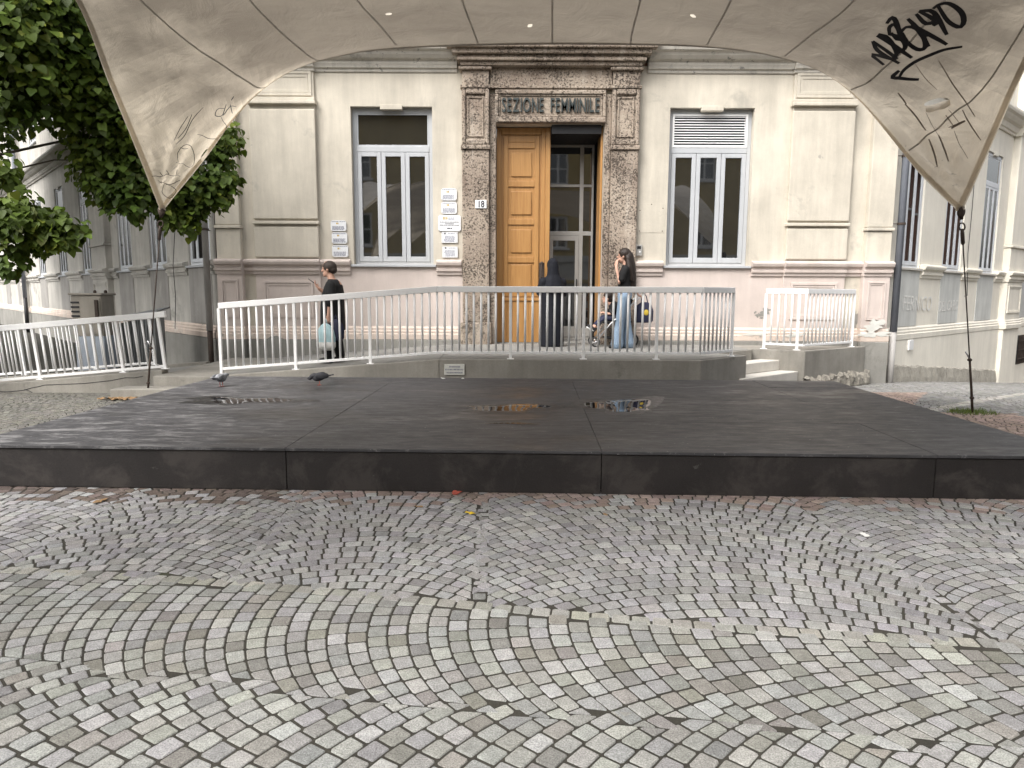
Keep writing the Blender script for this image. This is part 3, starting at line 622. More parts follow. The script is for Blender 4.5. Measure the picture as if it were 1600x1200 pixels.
CANOPY_STROKES = [('graffiti_stroke', 'ink', 0.048, True, [(0.8491, 0.122), (0.8322, 0.1319), (0.8592, 0.1448), (0.8274, 0.1578)]), ('graffiti_stroke', 'ink', 0.048, True, [(0.8274, 0.1578), (0.837, 0.1446), (0.8641, 0.1396)]), ('graffiti_stroke', 'ink', 0.048, True, [(0.8293, 0.1705), (0.8448, 0.1674), (0.8745, 0.1583)]), ('graffiti_stroke', 'ink', 0.048, True, [(0.855, 0.1411), (0.8561, 0.1568), (0.8397, 0.1745), (0.83, 0.1739)]), ('graffiti_stroke', 'ink', 0.048, True, [(0.8567, 0.1545), (0.8629, 0.1688), (0.8585, 0.1781), (0.8476, 0.1817), (0.8399, 0.1799)]), ('graffiti_stroke', 'ink', 0.048, True, [(0.8413, 0.1807), (0.8382, 0.1922), (0.8425, 0.1997), (0.8532, 0.1849), (0.8522, 0.1769), (0.8421, 0.1838)]), ('graffiti_stroke', 'ink', 0.048, True, [(0.8338, 0.1966), (0.8366, 0.2093), (0.8433, 0.2025), (0.8551, 0.1785)]), ('graffiti_stroke', 'ink', 0.048, True, [(0.852, 0.1891), (0.8551, 0.2008), (0.8656, 0.2035), (0.8794, 0.1915), (0.8832, 0.1799), (0.8765, 0.1741), (0.8634, 0.1784), (0.8535, 0.1898)]), ('graffiti_stroke', 'ink', 0.048, True, [(0.8525, 0.2144), (0.8649, 0.2057), (0.8869, 0.1842)]), ('graffiti_stroke', 'ink', 0.048, True, [(0.8593, 0.2078), (0.8775, 0.2022), (0.9044, 0.1972)]), ('graffiti_stroke', 'ink', 0.048, True, [(0.8711, 0.1966), (0.8817, 0.1996)]), ('graffiti_stroke', 'ink', 0.048, True, [(0.8585, 0.2254), (0.8729, 0.2159), (0.8794, 0.2251), (0.86, 0.2305)]), ('graffiti_stroke', 'ink', 0.048, True, [(0.86, 0.2305), (0.874, 0.236), (0.8995, 0.2104)]), ('graffiti_stroke', 'ink', 0.048, True, [(0.8809, 0.2163), (0.8843, 0.2252)]), ('graffiti_stroke', 'ink', 0.048, True, [(0.8746, 0.2471), (0.894, 0.2299), (0.9082, 0.2274), (0.9095, 0.2364), (0.9016, 0.2475), (0.8848, 0.2535), (0.876, 0.2477), (0.8726, 0.2397)]), ('graffiti_stroke', 'ink', 0.042, True, [(0.9211, 0.2028), (0.9053, 0.1901), (0.8922, 0.1733), (0.8793, 0.1534), (0.8715, 0.1316), (0.8703, 0.1162)]), ('graffiti_stroke', 'ink', 0.048, True, [(0.8672, 0.1277), (0.8631, 0.1086), (0.872, 0.1164), (0.8914, 0.1312)]), ('rust_stain', 'grime_and_shade', 0.007, True, [(0.88, 0.1512), (0.8965, 0.1376), (0.9156, 0.1292)]), ('rust_stain', 'grime_and_shade', 0.012, True, [(0.9036, 0.1702), (0.9269, 0.1491), (0.9503, 0.1352), (0.9681, 0.1221)]), ('rust_stain', 'grime_and_shade', 0.017, True, [(0.8884, 0.0768), (0.906, 0.0709), (0.9236, 0.06)]), ('rust_stain', 'grime_and_shade', 0.007, True, [(0.9141, 0.0884), (0.9279, 0.077), (0.9409, 0.0684)]), ('rust_stain', 'grime_and_shade', 0.012, True, [(0.9453, 0.0881), (0.9555, 0.1009)]), ('rust_stain', 'grime_and_shade', 0.017, True, [(0.9306, 0.052), (0.9432, 0.0411), (0.952, 0.0301)]), ('rust_stain', 'grime_and_shade', 0.007, True, [(0.9528, 0.0883), (0.9656, 0.075), (0.9805, 0.0676)]), ('rust_stain', 'grime_and_shade', 0.012, True, [(0.9517, 0.1211), (0.9628, 0.1114), (0.9855, 0.097)]), ('rust_stain', 'grime_and_shade', 0.017, True, [(0.938, 0.0711), (0.9508, 0.0582), (0.9607, 0.0489)]), ('rust_stain', 'grime_and_shade', 0.007, True, [(0.9374, 0.109), (0.9555, 0.1009)]), ('rust_stain', 'grime_and_shade', 0.012, True, [(0.9367, 0.1006), (0.9488, 0.0938)]), ('rust_stain', 'grime_and_shade', 0.017, True, [(0.876, 0.0869), (0.89, 0.078)]), ('rust_stain', 'grime_and_shade', 0.03, True, [(0.9488, 0.0888), (0.96, 0.1091)]), ('graffiti_stroke', 'ink', 0.008, True, [(0.0851, 0.0916), (0.0694, 0.0836), (0.0557, 0.0729)]), ('graffiti_stroke', 'ink', 0.008, True, [(0.1084, 0.0894), (0.0889, 0.0829), (0.0712, 0.0683), (0.0563, 0.0645)]), ('graffiti_stroke', 'ink', 0.008, True, [(0.0912, 0.0905), (0.0775, 0.0779), (0.0618, 0.0708)]), ('graffiti_stroke', 'ink', 0.008, True, [(0.0607, 0.0572), (0.0709, 0.0446)]), ('graffiti_stroke', 'ink', 0.008, True, [(0.049, 0.0443), (0.0688, 0.0139), (0.0768, 0.0284), (0.0703, 0.0543), (0.0558, 0.0534), (0.0519, 0.0422)]), ('graffiti_stroke', 'ink', 0.008, True, [(0.0887, 0.0515), (0.1021, 0.0287), (0.1136, 0.0057)]), ('graffiti_stroke', 'inkteal', 0.008, True, [(0.1277, 0.0431), (0.13, 0.0041), (0.1136, 0.0057)]), ('graffiti_stroke', 'ink', 0.008, True, [(0.0215, 0.0503), (0.0238, 0.0427)]), ('graffiti_stroke', 'ink', 0.008, True, [(0.0306, 0.0445), (0.0329, 0.036)]), ('graffiti_stroke', 'ink', 0.008, True, [(0.0465, 0.0319), (0.0425, 0.0254)]), ('graffiti_stroke', 'ink', 0.008, True, [(0.0231, 0.0265), (0.0359, 0.0069), (0.0225, 0.0051), (0.0133, 0.0231), (0.02, 0.0285)]), ('graffiti_stroke', 'ink', 0.008, True, [(0.0072, 0.0524), (0.0285, 0.0394), (0.0473, 0.017)]), ('graffiti_stroke', 'ink', 0.008, True, [(0.0142, 0.0428), (0.0288, 0.0204), (0.0457, 0.0126)]), ('graffiti_stroke', 'inkteal', 0.011, True, [(0.1346, 0.0535), (0.1251, 0.0634), (0.1203, 0.056), (0.1296, 0.0448), (0.1385, 0.0574)]), ('graffiti_stroke', 'inkteal', 0.011, True, [(0.1385, 0.0574), (0.131, 0.0432), (0.1432, 0.0471), (0.1512, 0.0347)]), ('graffiti_stroke', 'inkteal', 0.011, True, [(0.1438, 0.0509), (0.1437, 0.0277)]), ('graffiti_stroke', 'inkteal', 0.012, True, [(0.1464, 0.0574), (0.1512, 0.062)])]
CANOPY_HOLES = [(0.9218, 0.1099, 0.0186, 0.0059, 0.835), (0.4884, 0.075, 0.0023, 0.0069, -0.087), (0.64, 0.1219, 0.0026, 0.0059, 0.273), (0.349, 0.1421, 0.0037, 0.0038, 0.512), (0.0898, 0.008, 0.0052, 0.0069, -1.116)]
CANOPY_FLAP = (0.9106, 0.0968, 0.9338, 0.1243)
# ---------------------------------------------------------------- fabric canopy
#CANOPY_BEGIN
def catmull(P, n):
    P = np.array(P, float); d = np.r_[0, np.cumsum(np.linalg.norm(np.diff(P, axis=0), axis=1) ** .75)]; d /= d[-1]
    Q = np.vstack([2 * P[0] - P[1], P, 2 * P[-1] - P[-2]]); dd = np.r_[-d[1], d, 2 - d[-2]]
    out = []
    for t in np.linspace(0, 1, n):
        i = min(max(np.searchsorted(d, t, side='right') - 1, 0), len(P) - 2); h = d[i + 1] - d[i]; s = (t - d[i]) / h
        m0 = (Q[i + 2] - Q[i]) / (dd[i + 2] - dd[i]) * h; m1 = (Q[i + 3] - Q[i + 1]) / (dd[i + 3] - dd[i + 1]) * h
        out.append((2 * s**3 - 3 * s**2 + 1) * Q[i + 1] + (s**3 - 2 * s * s + s) * m0 + (-2 * s**3 + 3 * s * s) * Q[i + 2] + (s**3 - s * s) * m1)
    return np.array(out)
FAR = [(-4.588, 9.4, 2.489), (-4.347, 9.342, 2.727), (-3.922, 9.236, 3.134), (-3.465, 9.124, 3.62), (-3.055, 9.026, 3.952), (-2.61, 8.926, 4.157), (-2.2, 8.838, 4.24), (-1.737, 8.744, 4.296), (-1.285, 8.665, 4.303), (-.55, 8.562, 4.30), (.42, 8.48, 4.292), (1.44, 8.441, 4.275), (2.14, 8.42, 4.25), (2.74, 8.405, 4.19), (3.03, 8.405, 4.13), (3.3, 8.407, 4.07), (3.645, 8.414, 3.92), (4.01, 8.428, 3.645), (4.40, 8.447, 3.24), (4.785, 8.47, 2.84), (5.294, 8.5, 2.415)]
NEAR = [(-5.2, .6, 2.45), (-4.2, .95, 3.3), (-3.2, 1.2, 4.0), (-2.0, 1.45, 4.35), (0, 1.6, 4.45), (2.0, 1.45, 4.35), (3.2, 1.2, 4.0), (4.2, .95, 3.3), (5.2, .6, 2.45)]
LEFT = [(-4.588, 9.4, 2.489), (-4.533, 8.75, 3.177), (-4.447, 8.1, 3.744), (-4.22, 7.2, 4.257), (-4.05, 5.9, 4.62), (-4.0, 4.6, 4.62), (-4.2, 3.2, 4.25), (-4.6, 1.9, 3.5), (-5.2, .6, 2.45)]
RIGHT = [(5.294, 8.5, 2.415), (5.255, 8.0, 3.11), (5.116, 7.4, 3.694), (4.9, 6.6, 4.2), (4.7, 5.5, 4.6), (4.65, 4.4, 4.62), (4.7, 3.2, 4.25), (4.9, 1.9, 3.5), (5.2, .6, 2.45)]
def surface(n=101, blend=.15, it=6000):
    F, N, L, Rr = (catmull(c, n) for c in (FAR, NEAR, LEFT, RIGHT))
    u = np.linspace(0, 1, n)[None, :, None]; v = np.linspace(0, 1, n)[:, None, None]
    C = (1 - v) * F[None] + v * N[None] + (1 - u) * L[:, None] + u * Rr[:, None] - ((1 - u) * (1 - v) * F[0] + u * (1 - v) * F[-1] + (1 - u) * v * N[0] + u * v * N[-1])
    Z = C.copy()
    for k in range(it): Z[1:-1, 1:-1] = .25 * (Z[:-2, 1:-1] + Z[2:, 1:-1] + Z[1:-1, :-2] + Z[1:-1, 2:])
    S = C * blend + Z * (1 - blend)
    # drape wrinkles that gather towards the four pulled corners
    uu = np.linspace(0, 1, n)[None, :]; vv = np.linspace(0, 1, n)[:, None]
    for cu, cv in ((0, 0), (1, 0), (0, 1), (1, 1)):
        du = np.abs(uu - cu); dv = np.abs(vv - cv); r = np.sqrt(du**2 + dv**2); th = np.arctan2(dv, du + 1e-6)
        wv = np.exp(-r / .12) * np.clip(r / .03, 0, 1) * np.clip(np.minimum(du, dv) / .02, 0, 1)
        S[..., 2] += .034 * wv * np.sin(th * 15 + 3 * cu + r * 9) + .020 * wv * np.sin(r * 120 + 5 * th)
    return S
NS = 101
SURF = surface(NS)
def S_at(u, v):
    x = min(max(u, 0), 1) * (NS - 1); y = min(max(v, 0), 1) * (NS - 1); i = min(int(x), NS - 2); j = min(int(y), NS - 2); a = x - i; b = y - j
    return (SURF[j, i] * (1 - a) + SURF[j, i + 1] * a) * (1 - b) + (SURF[j + 1, i] * (1 - a) + SURF[j + 1, i + 1] * a) * b
#CANOPY_END
def S_n(u, v):                             # unit normal on the underside
    e = .004; a = S_at(u + e, v) - S_at(u - e, v); b = S_at(u, v + e) - S_at(u, v - e)
    n = np.cross(a, b); n /= np.linalg.norm(n)
    return n if n[2] < 0 else -n
canopy = empty('fabric_canopy', (0, 5, 0)); tag(canopy, 'stained beige fabric canopy arching over the black stage', 'canopy')
canopy_off = Vector((0, -5, 0))
HOLES = CANOPY_HOLES
def in_hole(u, v):
    for (cu, cv, ru, rv, ang) in HOLES:
        du, dv = u - cu, v - cv; c, s = math.cos(ang), math.sin(ang); a = (du * c + dv * s) / ru; b = (-du * s + dv * c) / rv
        if a * a + b * b < 1: return True
    return False
SUB = 3; NB = (NS - 1) * SUB + 1
mb = MB()
A = np.zeros((NS, NB, 3)); 
for k in range(NB): 
    i = min(k // SUB, NS - 2); a = k / SUB - i; A[:, k] = SURF[:, i] * (1 - a) + SURF[:, i + 1] * a
B = np.zeros((NB, NB, 3))
for k in range(NB):
    i = min(k // SUB, NS - 2); a = k / SUB - i; B[k] = A[i] * (1 - a) + A[i + 1] * a
mb.v = [tuple(p) for p in (B - np.array((0, 5, 0))).reshape(-1, 3)]
for j in range(NB - 1):
    for i in range(NB - 1):
        if in_hole((i + .5) / (NB - 1), (j + .5) / (NB - 1)): continue
        mb.f.append((j * NB + i, j * NB + i + 1, (j + 1) * NB + i + 1, (j + 1) * NB + i))
keep_ = set(); ring_ = {}
for f in mb.f: keep_.update(f)
for (cu, cv, ru, rv, ang) in HOLES:        # pull the ragged cell corners onto the edge of each tear
    i0, i1 = int((cu - ru - rv) * (NB - 1)) - 2, int((cu + ru + rv) * (NB - 1)) + 3; j0, j1 = int((cv - ru - rv) * (NB - 1)) - 2, int((cv + ru + rv) * (NB - 1)) + 3
    for j in range(max(j0, 0), min(j1, NB)):
        for i in range(max(i0, 0), min(i1, NB)):
            du, dv = i / (NB - 1) - cu, j / (NB - 1) - cv; c, s = math.cos(ang), math.sin(ang); a = du * c + dv * s; b = -du * s + dv * c; q = math.hypot(a / ru, b / rv)
            near = any(in_hole((i + p) / (NB - 1), (j + r) / (NB - 1)) for p in (-.5, .5) for r in (-.5, .5))
            if near and j * NB + i in keep_ and q > 1e-6:
                a, b = a / q, b / q; u_, v_ = cu + a * c - b * s, cv + a * s + b * c; x_, y_, z_ = S_at(u_, v_); mb.v[j * NB + i] = (x_, y_ - 5, z_)
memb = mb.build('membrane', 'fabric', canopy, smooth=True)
def ribbon(name, uv, width, m, off=.004, parent=None, taper=False, sub=4):
    P = [tuple(q) for q in catmull(uv, len(uv) * sub)] if len(uv) > 2 else [(uv[0][0] + (uv[1][0] - uv[0][0]) * k / 8, uv[0][1] + (uv[1][1] - uv[0][1]) * k / 8) for k in range(9)]
    mb = MB(); pts = [np.array(S_at(*p)) for p in P]; k = len(pts)
    for i, p in enumerate(pts):
        d = pts[min(i + 1, k - 1)] - pts[max(i - 1, 0)]; n = S_n(*P[i]); sd = np.cross(d, n); sd /= (np.linalg.norm(sd) + 1e-9)
        w_ = width * (.55 + .45 * math.sin(math.pi * (i + .8) / (k + .6)) if taper else 1) / 2
        for s_ in (-1, 1):
            q = p + sd * w_ * s_ + n * off; mb.v.append((q[0], q[1] - 5, q[2]))
        if i: mb.f.append((2 * i - 2, 2 * i - 1, 2 * i + 1, 2 * i))
    return mb.build(name, m, parent or canopy, smooth=True)
# welded seams (double fabric) running from the far edge inwards, and the hems
for uv in SEAMS: ribbon('seam', uv, .02, 'seamcloth', .004)
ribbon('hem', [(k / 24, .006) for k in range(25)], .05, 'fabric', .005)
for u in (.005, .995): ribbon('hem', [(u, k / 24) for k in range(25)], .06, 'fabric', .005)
for name, m, wd, tp, uv in CANOPY_STROKES:
    ribbon(name, uv, wd, m, .0065, None, tp, 3)
# torn flap hanging beside the large rip
FL = CANOPY_FLAP
mb = MB()
for k in range(6):
    for j in range(9):
        u = FL[0] + (FL[2] - FL[0]) * j / 8; v = FL[1] + (FL[3] - FL[1]) * j / 8
        p = S_at(u, v); n = S_n(u, v); t = k / 5
        q = np.array(p) + n * (.005 + .03 * t * t + .012 * math.sin(j * 1.3) * t) + np.array((0.02, 0, -.055)) * t * (1 - .25 * abs(j - 4) / 4)
        mb.v.append((q[0], q[1] - 5, q[2]))
for k in range(5):
    for j in range(8): mb.f.append((k * 9 + j, k * 9 + j + 1, (k + 1) * 9 + j + 1, (k + 1) * 9 + j))
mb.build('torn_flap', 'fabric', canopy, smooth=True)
# corner fittings and ropes down to the ground
def guy(tip, foot, label):
    t, f = Vector(tip), Vector(foot); d = (f - t).normalized()
    mb = MB(); base = t - f
    mb.ell(base - d * .03, (.05, .03, .07), 10, 8); mb.tube([base - d * .10, base + d * .06], [.045, .018], 8)
    g_ = empty('guy_rope', foot); tag(g_, label, 'rope', 'steel guy ropes holding the canopy')
    mb.build('corner_plate', 'rust', g_, smooth=True)
    mb = MB()
    ring = [base + d * (.10 + .045 * (1 - math.cos(2 * math.pi * k / 14))) + Vector((1, 0, 0)) * .035 * math.sin(2 * math.pi * k / 14) for k in range(15)]
    mb.tube(ring, .009, 6); mb.build('shackle', 'rust', g_, smooth=True)
    mb = MB(); P = [base + d * .17, base + d * .30, base + d * .31, base * .30, base * .29, Vector((0, 0, -.02))]
    mb.tube([base + d * .17, base + d * .22, base + d * .34, base + d * .36], [.014, .022, .022, .010], 8)
    mb.build('turnbuckle', 'rust', g_, smooth=True)
    mb = MB(); mb.tube([base + d * .36, base * .5, base * .27], .0085, 6); mb.build('cable', 'rust', g_, smooth=True)
    mb = MB(); mb.tube([base * .275, base * .13, Vector((0, 0, -.03))], [.013, .015, .016], 8); mb.build('anchor_rod', 'rust', g_, smooth=True)
    for t_ in (.28, .08): mb = MB(); mb.ell(base * t_, (.028, .028, .022), 8, 6); mb.build('clamp', 'rust', g_, smooth=True)
    mb = MB(); mb.tube([base * .285, base * .31 + Vector((-.05, 0, .03))], .009, 6); mb.build('cable_end', 'silver', g_, smooth=True)
guy(FAR[0], (-5.144, 9.821, 0), 'guy rope from the canopy corner by the tree down beside the ramp')
guy(FAR[-1], (5.808, 8.754, gz(5.8, 8.75)), 'guy rope from the canopy corner with graffiti down to a grass tuft')
# ---------------------------------------------------------------- school building
D = 13.2
FA = Fr(0, D, 1, 0, 0, -1)
LA, RA = R(42.2), R(47.8)
LW = Fr(-5.48, D, -math.sin(LA), math.cos(LA), -math.cos(LA), -math.sin(LA))
RW = Fr(6.98, D, math.sin(RA), math.cos(RA), math.cos(RA), -math.sin(RA))
school = empty('school_building', (0, D, 0)); tag(school, 'cream and pink plastered school building with a stone framed doorway', 'building')
OFF = Vector((0, -D, 0))
def S(mb, name, m, parent=None, **k):      # build a part of the school, kept in the building's own space
    mb.v = [(x, y - D, z) for x, y, z in mb.v]
    return mb.build(name, m, parent or school, **k)
Z_SILL, Z_WTOP, Z_COR, Z_TOP = 1.985, 4.79, 5.40, 10.6
def window(f, s0, s1, z0, z1, tz, louver=False, three=True, lab=None):
    """grey white frame with a top light above three tall casements, set back in the wall"""
    o = -.13 if f is FA else -.035
    mb = MB(); fw_ = .075
    fbox(mb, f, s0 + .003, s0 + fw_, o - .06, o, z0 + .003, z1 - .003); fbox(mb, f, s1 - fw_, s1 - .003, o - .06, o, z0 + .003, z1 - .003)
    fbox(mb, f, s0 + fw_, s1 - fw_, o - .06, o - .001, z1 - .085, z1 - .003); fbox(mb, f, s0 + fw_, s1 - fw_, o - .06, o - .001, z0 + .003, z0 + .05)
    fbox(mb, f, s0 + fw_, s1 - fw_, o - .06, o + .012, tz - .05, tz + .05)
    fm = 'frame' if f is FA else 'frame_pale'; pd = -.030 if f is FA else -.002
    wd = S(mb, 'window', fm, bevel=.005)
    if lab: wd['label'] = lab
    a, b = s0 + fw_, s1 - fw_
    if louver:
        mb = MB(); fbox(mb, f, a + .02, b - .02, o - .16, o - .12, tz + .05, z1 - .085); S(mb, 'vent_back', 'black', wd)
        n = 12
        for k in range(n):
            z = tz + .09 + (z1 - tz - .22) * k / (n - 1)
            mb = MB(); P = []
            for (oo, zz) in ((o + .012, z - .014), (o + .016, z - .010), (o - .012, z + .010), (o - .018, z + .006)): P.append((oo, zz))
            v0 = [f.p(a + .03, q, zz) for q, zz in P]; v1 = [f.p(b - .03, q, zz) for q, zz in P]
            mb.v = v0 + v1; mb.f = [(0, 4, 5, 1), (1, 5, 6, 2), (2, 6, 7, 3), (3, 7, 4, 0), (0, 1, 2, 3), (7, 6, 5, 4)]
            S(mb, 'vent_slat', 'white', wd)
        mb = MB()
        for q in ((a, a + .035, tz + .05, z1 - .085), (b - .035, b, tz + .05, z1 - .085)): fbox(mb, f, q[0], q[1], o - .05, o + .02, q[2], q[3])
        fbox(mb, f, a + .035, b - .035, o - .05, o + .019, tz + .05, tz + .082); fbox(mb, f, a + .035, b - .035, o - .05, o + .019, z1 - .117, z1 - .085)
        S(mb, 'vent_frame', 'white', wd, bevel=.003)
    else:
        mb = MB()
        for q in ((a, a + .03), (b - .03, b)): fbox(mb, f, q[0], q[1], o - .05, o - .008, tz + .05, z1 - .085)
        fbox(mb, f, a + .03, b - .03, o - .05, o - .009, z1 - .115, z1 - .085); fbox(mb, f, a + .03, b - .03, o - .05, o - .009, tz + .05, tz + .08)
        S(mb, 'top_light_frame', fm, wd, bevel=.004)
        mb = MB(); fbox(mb, f, a + .03, b - .03, o - .04, o - (.03 if f is FA else .012), tz + .08, z1 - .115); S(mb, 'pane', 'glass', wd)
    n = 3 if three else 2; g = (b - a) / n
    for k in range(n):
        x0, x1 = a + g * k + .004, a + g * (k + 1) - .004; q0, q1 = z0 + .055, tz - .055; t = .075 if f is FA else .055
        mb = MB(); fbox(mb, f, x0, x0 + t, o - .05, o + .010, q0, q1); fbox(mb, f, x1 - t, x1, o - .05, o + .010, q0, q1)
        fbox(mb, f, x0 + t, x1 - t, o - .05, o + .009, q0, q0 + t + .02); fbox(mb, f, x0 + t, x1 - t, o - .05, o + .009, q1 - t, q1)
        S(mb, 'casement', fm, wd, bevel=.006)
        mb = MB(); e = random.uniform(-.004, .004) * (1 if f is FA else .4)
        fquad(mb, f, [(x0 + t, o + pd + e, q0 + t + .02), (x1 - t, o + pd - e, q0 + t + .02), (x1 - t, o + pd - e, q1 - t), (x0 + t, o + pd + e, q1 - t)]); S(mb, 'pane', 'glass', wd)
    mb = MB(); fbox(mb, f, s0 - .05, s1 + .05, -.14, .06, z0 - .045, z0 - .001); S(mb, 'sill', 'whitestone' if f is RW else 'frame', wd, bevel=.006)
    return wd
# --- main facade: wall with two windows and the doorway
WINS = [(-2.93, -1.46), (2.83, 4.35)]
DOOR = (-.305, 1.645, LZ + .004, 4.49)
mb = MB(); wall(mb, FA, -4.72, 6.30, Z_SILL - .045, Z_COR + .1, [(a, b, Z_SILL, Z_WTOP) for a, b in WINS] + [(DOOR[0], DOOR[1], Z_SILL - .045, DOOR[3])])
S(mb, 'upper_wall', 'plaster')
mb = MB(); wall(mb, FA, -4.72, 6.30, .55, Z_SILL - .045, [(DOOR[0], DOOR[1], .55, Z_SILL - .045)], 0, .6); S(mb, 'pink_dado', 'pink')
window(FA, *WINS[0], Z_SILL, Z_WTOP, 4.07, lab='window with dark top light between the two columns of plaques')
window(FA, *WINS[1], Z_SILL, Z_WTOP, 4.07, louver=True, lab='window with a white louvred vent at the top')
for a, b in WINS:
    m_ = (a + b) / 2; mb = MB(); fbox(mb, FA, m_ - .2, m_ + .2, -.12, .015, Z_WTOP - .055, Z_WTOP + .03); S(mb, 'keystone', 'plaster', bevel=.008)
mb = MB(); wall(mb, FA, -5.48, 6.98, Z_COR + .4, Z_TOP, [(a, b, 6.7, 9.2) for a, b in WINS + [(-.07, 1.41)]]); S(mb, 'top_storey_wall', 'plaster')
for a, b in WINS + [(-.07, 1.41)]: window(FA, a, b, 6.7, 9.2, 8.5)
# --- bays and corner pilasters either side
def raised(f, name, s0, s1, o0, o1, z0, z1, m='plaster', bev=.018):
    mb = MB(); fbox(mb, f, s0, s1, o0, o1, z0, z1); return S(mb, name, m, bevel=bev)
def panel_frame(f, s0, s1, o, z0, z1, w_, m, name='panel_moulding'):
    mb = MB()
    for k, (a, h) in enumerate(((0, .022), (w_ * .55, .010))):
        b = w_ * .5 + a if k == 0 else w_
        fbox(mb, f, s0 + a, s1 - a, o - .01, o + h, z0 + a, z0 + b); fbox(mb, f, s0 + a, s1 - a, o - .01, o + h, z1 - b, z1 - a)
        fbox(mb, f, s0 + a, s0 + b, o - .01, o + h - .001, z0 + b, z1 - b); fbox(mb, f, s1 - b, s1 - a, o - .01, o + h - .001, z0 + b, z1 - b)
    return S(mb, name, m, bevel=.004)
for (b0, b1, p0, p1) in ((-4.72, -3.56, -5.42, -4.97), (5.02, 6.12, 6.46, 6.93)):
    raised(FA, 'bay_backing', b0, b1, -.05, .055, Z_SILL + .08, Z_COR + .02)
    raised(FA, 'bay_slab', b0 - .012, b1 + .012, .056, .10, 2.79, 4.72)
    raised(FA, 'bay_ledge', b0 - .03, b1 + .03, .0, .125, 2.70, 2.755, bev=.01)
    raised(FA, 'bay_foot', b0 - .012, b1 + .012, .056, .095, 2.10, 2.66)
    raised(FA, 'bay_ledge', b0 - .035, b1 + .035, .0, .14, 4.80, 4.86, bev=.012)
    raised(FA, 'bay_ledge', b0 - .02, b1 + .02, .0, .115, 4.86, 4.92, bev=.01)
    panel_frame(FA, b0 + .04, b1 - .04, .056, 4.95, 5.38, .11, 'plaster')
    raised(FA, 'bay_dado', b0 - .02, b1 + .02, -.05, .06, .84, Z_SILL - .12, 'pink', .012)
    panel_frame(FA, b0 + .12, b1 - .12, .061, 1.0, 1.68, .09, 'pink')
    raised(FA, 'corner_pilaster', p0, p1, -.5, .12, 2.68, Z_COR + .02)
    raised(FA, 'pilaster_ledge', p0 - .02, p1 + .02, -.5, .15, 2.62, 2.675, bev=.01)
    raised(FA, 'pilaster_foot', p0, p1, -.5, .115, Z_SILL + .08, 2.615)
    raised(FA, 'pilaster_dado', p0 - .01, p1 + .01, -.5, .13, .84, Z_SILL - .12, 'pink', .012)
    panel_frame(FA, p0 + .07, p1 - .07, .131, 1.0, 1.70, .06, 'pink')
    a0, a1 = (p1, b0) if p1 < b0 else (b1, p0)
    mb = MB(); wall(mb, FA, a0 - .2, a1 + .2, .55, Z_COR + .1, [], .002); S(mb, 'recess_wall', 'plaster')
# --- mouldings
SILLP = [(.03, 1.80), (.035, 1.855), (.065, 1.865), (.07, 1.905), (.045, 1.915), (.05, 1.955), (.10, 1.975), (.115, 2.02), (.11, 2.045), (.02, 2.075)]
BASEP = [(.035, .60), (.06, .605), (.065, .70), (.045, .715), (.05, .755), (.028, .775), (.03, .81), (.0, .845)]
CORP = [(.02, 5.37), (.03, 5.385), (.035, 5.42), (.07, 5.435), (.085, 5.475), (.10, 5.50), (.10, 5.54), (.17, 5.57), (.22, 5.62), (.24, 5.66), (.30, 5.69), (.32, 5.74), (.32, 5.79), (.06, 5.85)]
def off(P, d): return [(o + d, z) for o, z in P]
for s0, s1, d in ((-5.44, -4.95, .12), (-4.95, -4.74, 0), (-4.76, -3.54, .06), (-3.54, -2.99, 0), (-1.40, -.935, 0), (2.245, 2.77, 0), (4.41, 5.0, 0), (5.0, 6.14, .06), (6.14, 6.44, 0), (6.44, 6.96, .12)):
    mb = MB(); mould(mb, FA, s0, s1, off(SILLP, d)); S(mb, 'sill_moulding', 'pink')
for s0, s1, d in ((-5.44, -4.95, .12), (-4.95, -4.74, 0), (-4.76, -3.54, .06), (-3.54, -.96, 0), (2.27, 5.0, 0), (5.0, 6.14, .06), (6.14, 6.44, 0), (6.44, 6.96, .12)):
    mb = MB(); mould(mb, FA, s0, s1, off(BASEP, d)); S(mb, 'base_moulding', 'pinkbase')
    mb = MB(); fbox(mb, FA, s0, s1, -.1, d + .075, -.3, .598); S(mb, 'plinth', 'plinth', bevel=.012)
for s0, s1, d in ((-5.50, -4.93, .12), (-4.93, -4.76, 0), (-4.76, -3.54, .06), (-3.54, -1.0, 0), (2.40, 5.0, 0), (5.0, 6.14, .06), (6.14, 6.42, 0), (6.42, 7.0, .12)):
    mb = MB(); mould(mb, FA, s0, s1, off(CORP, d)); S(mb, 'cornice', 'cornice')
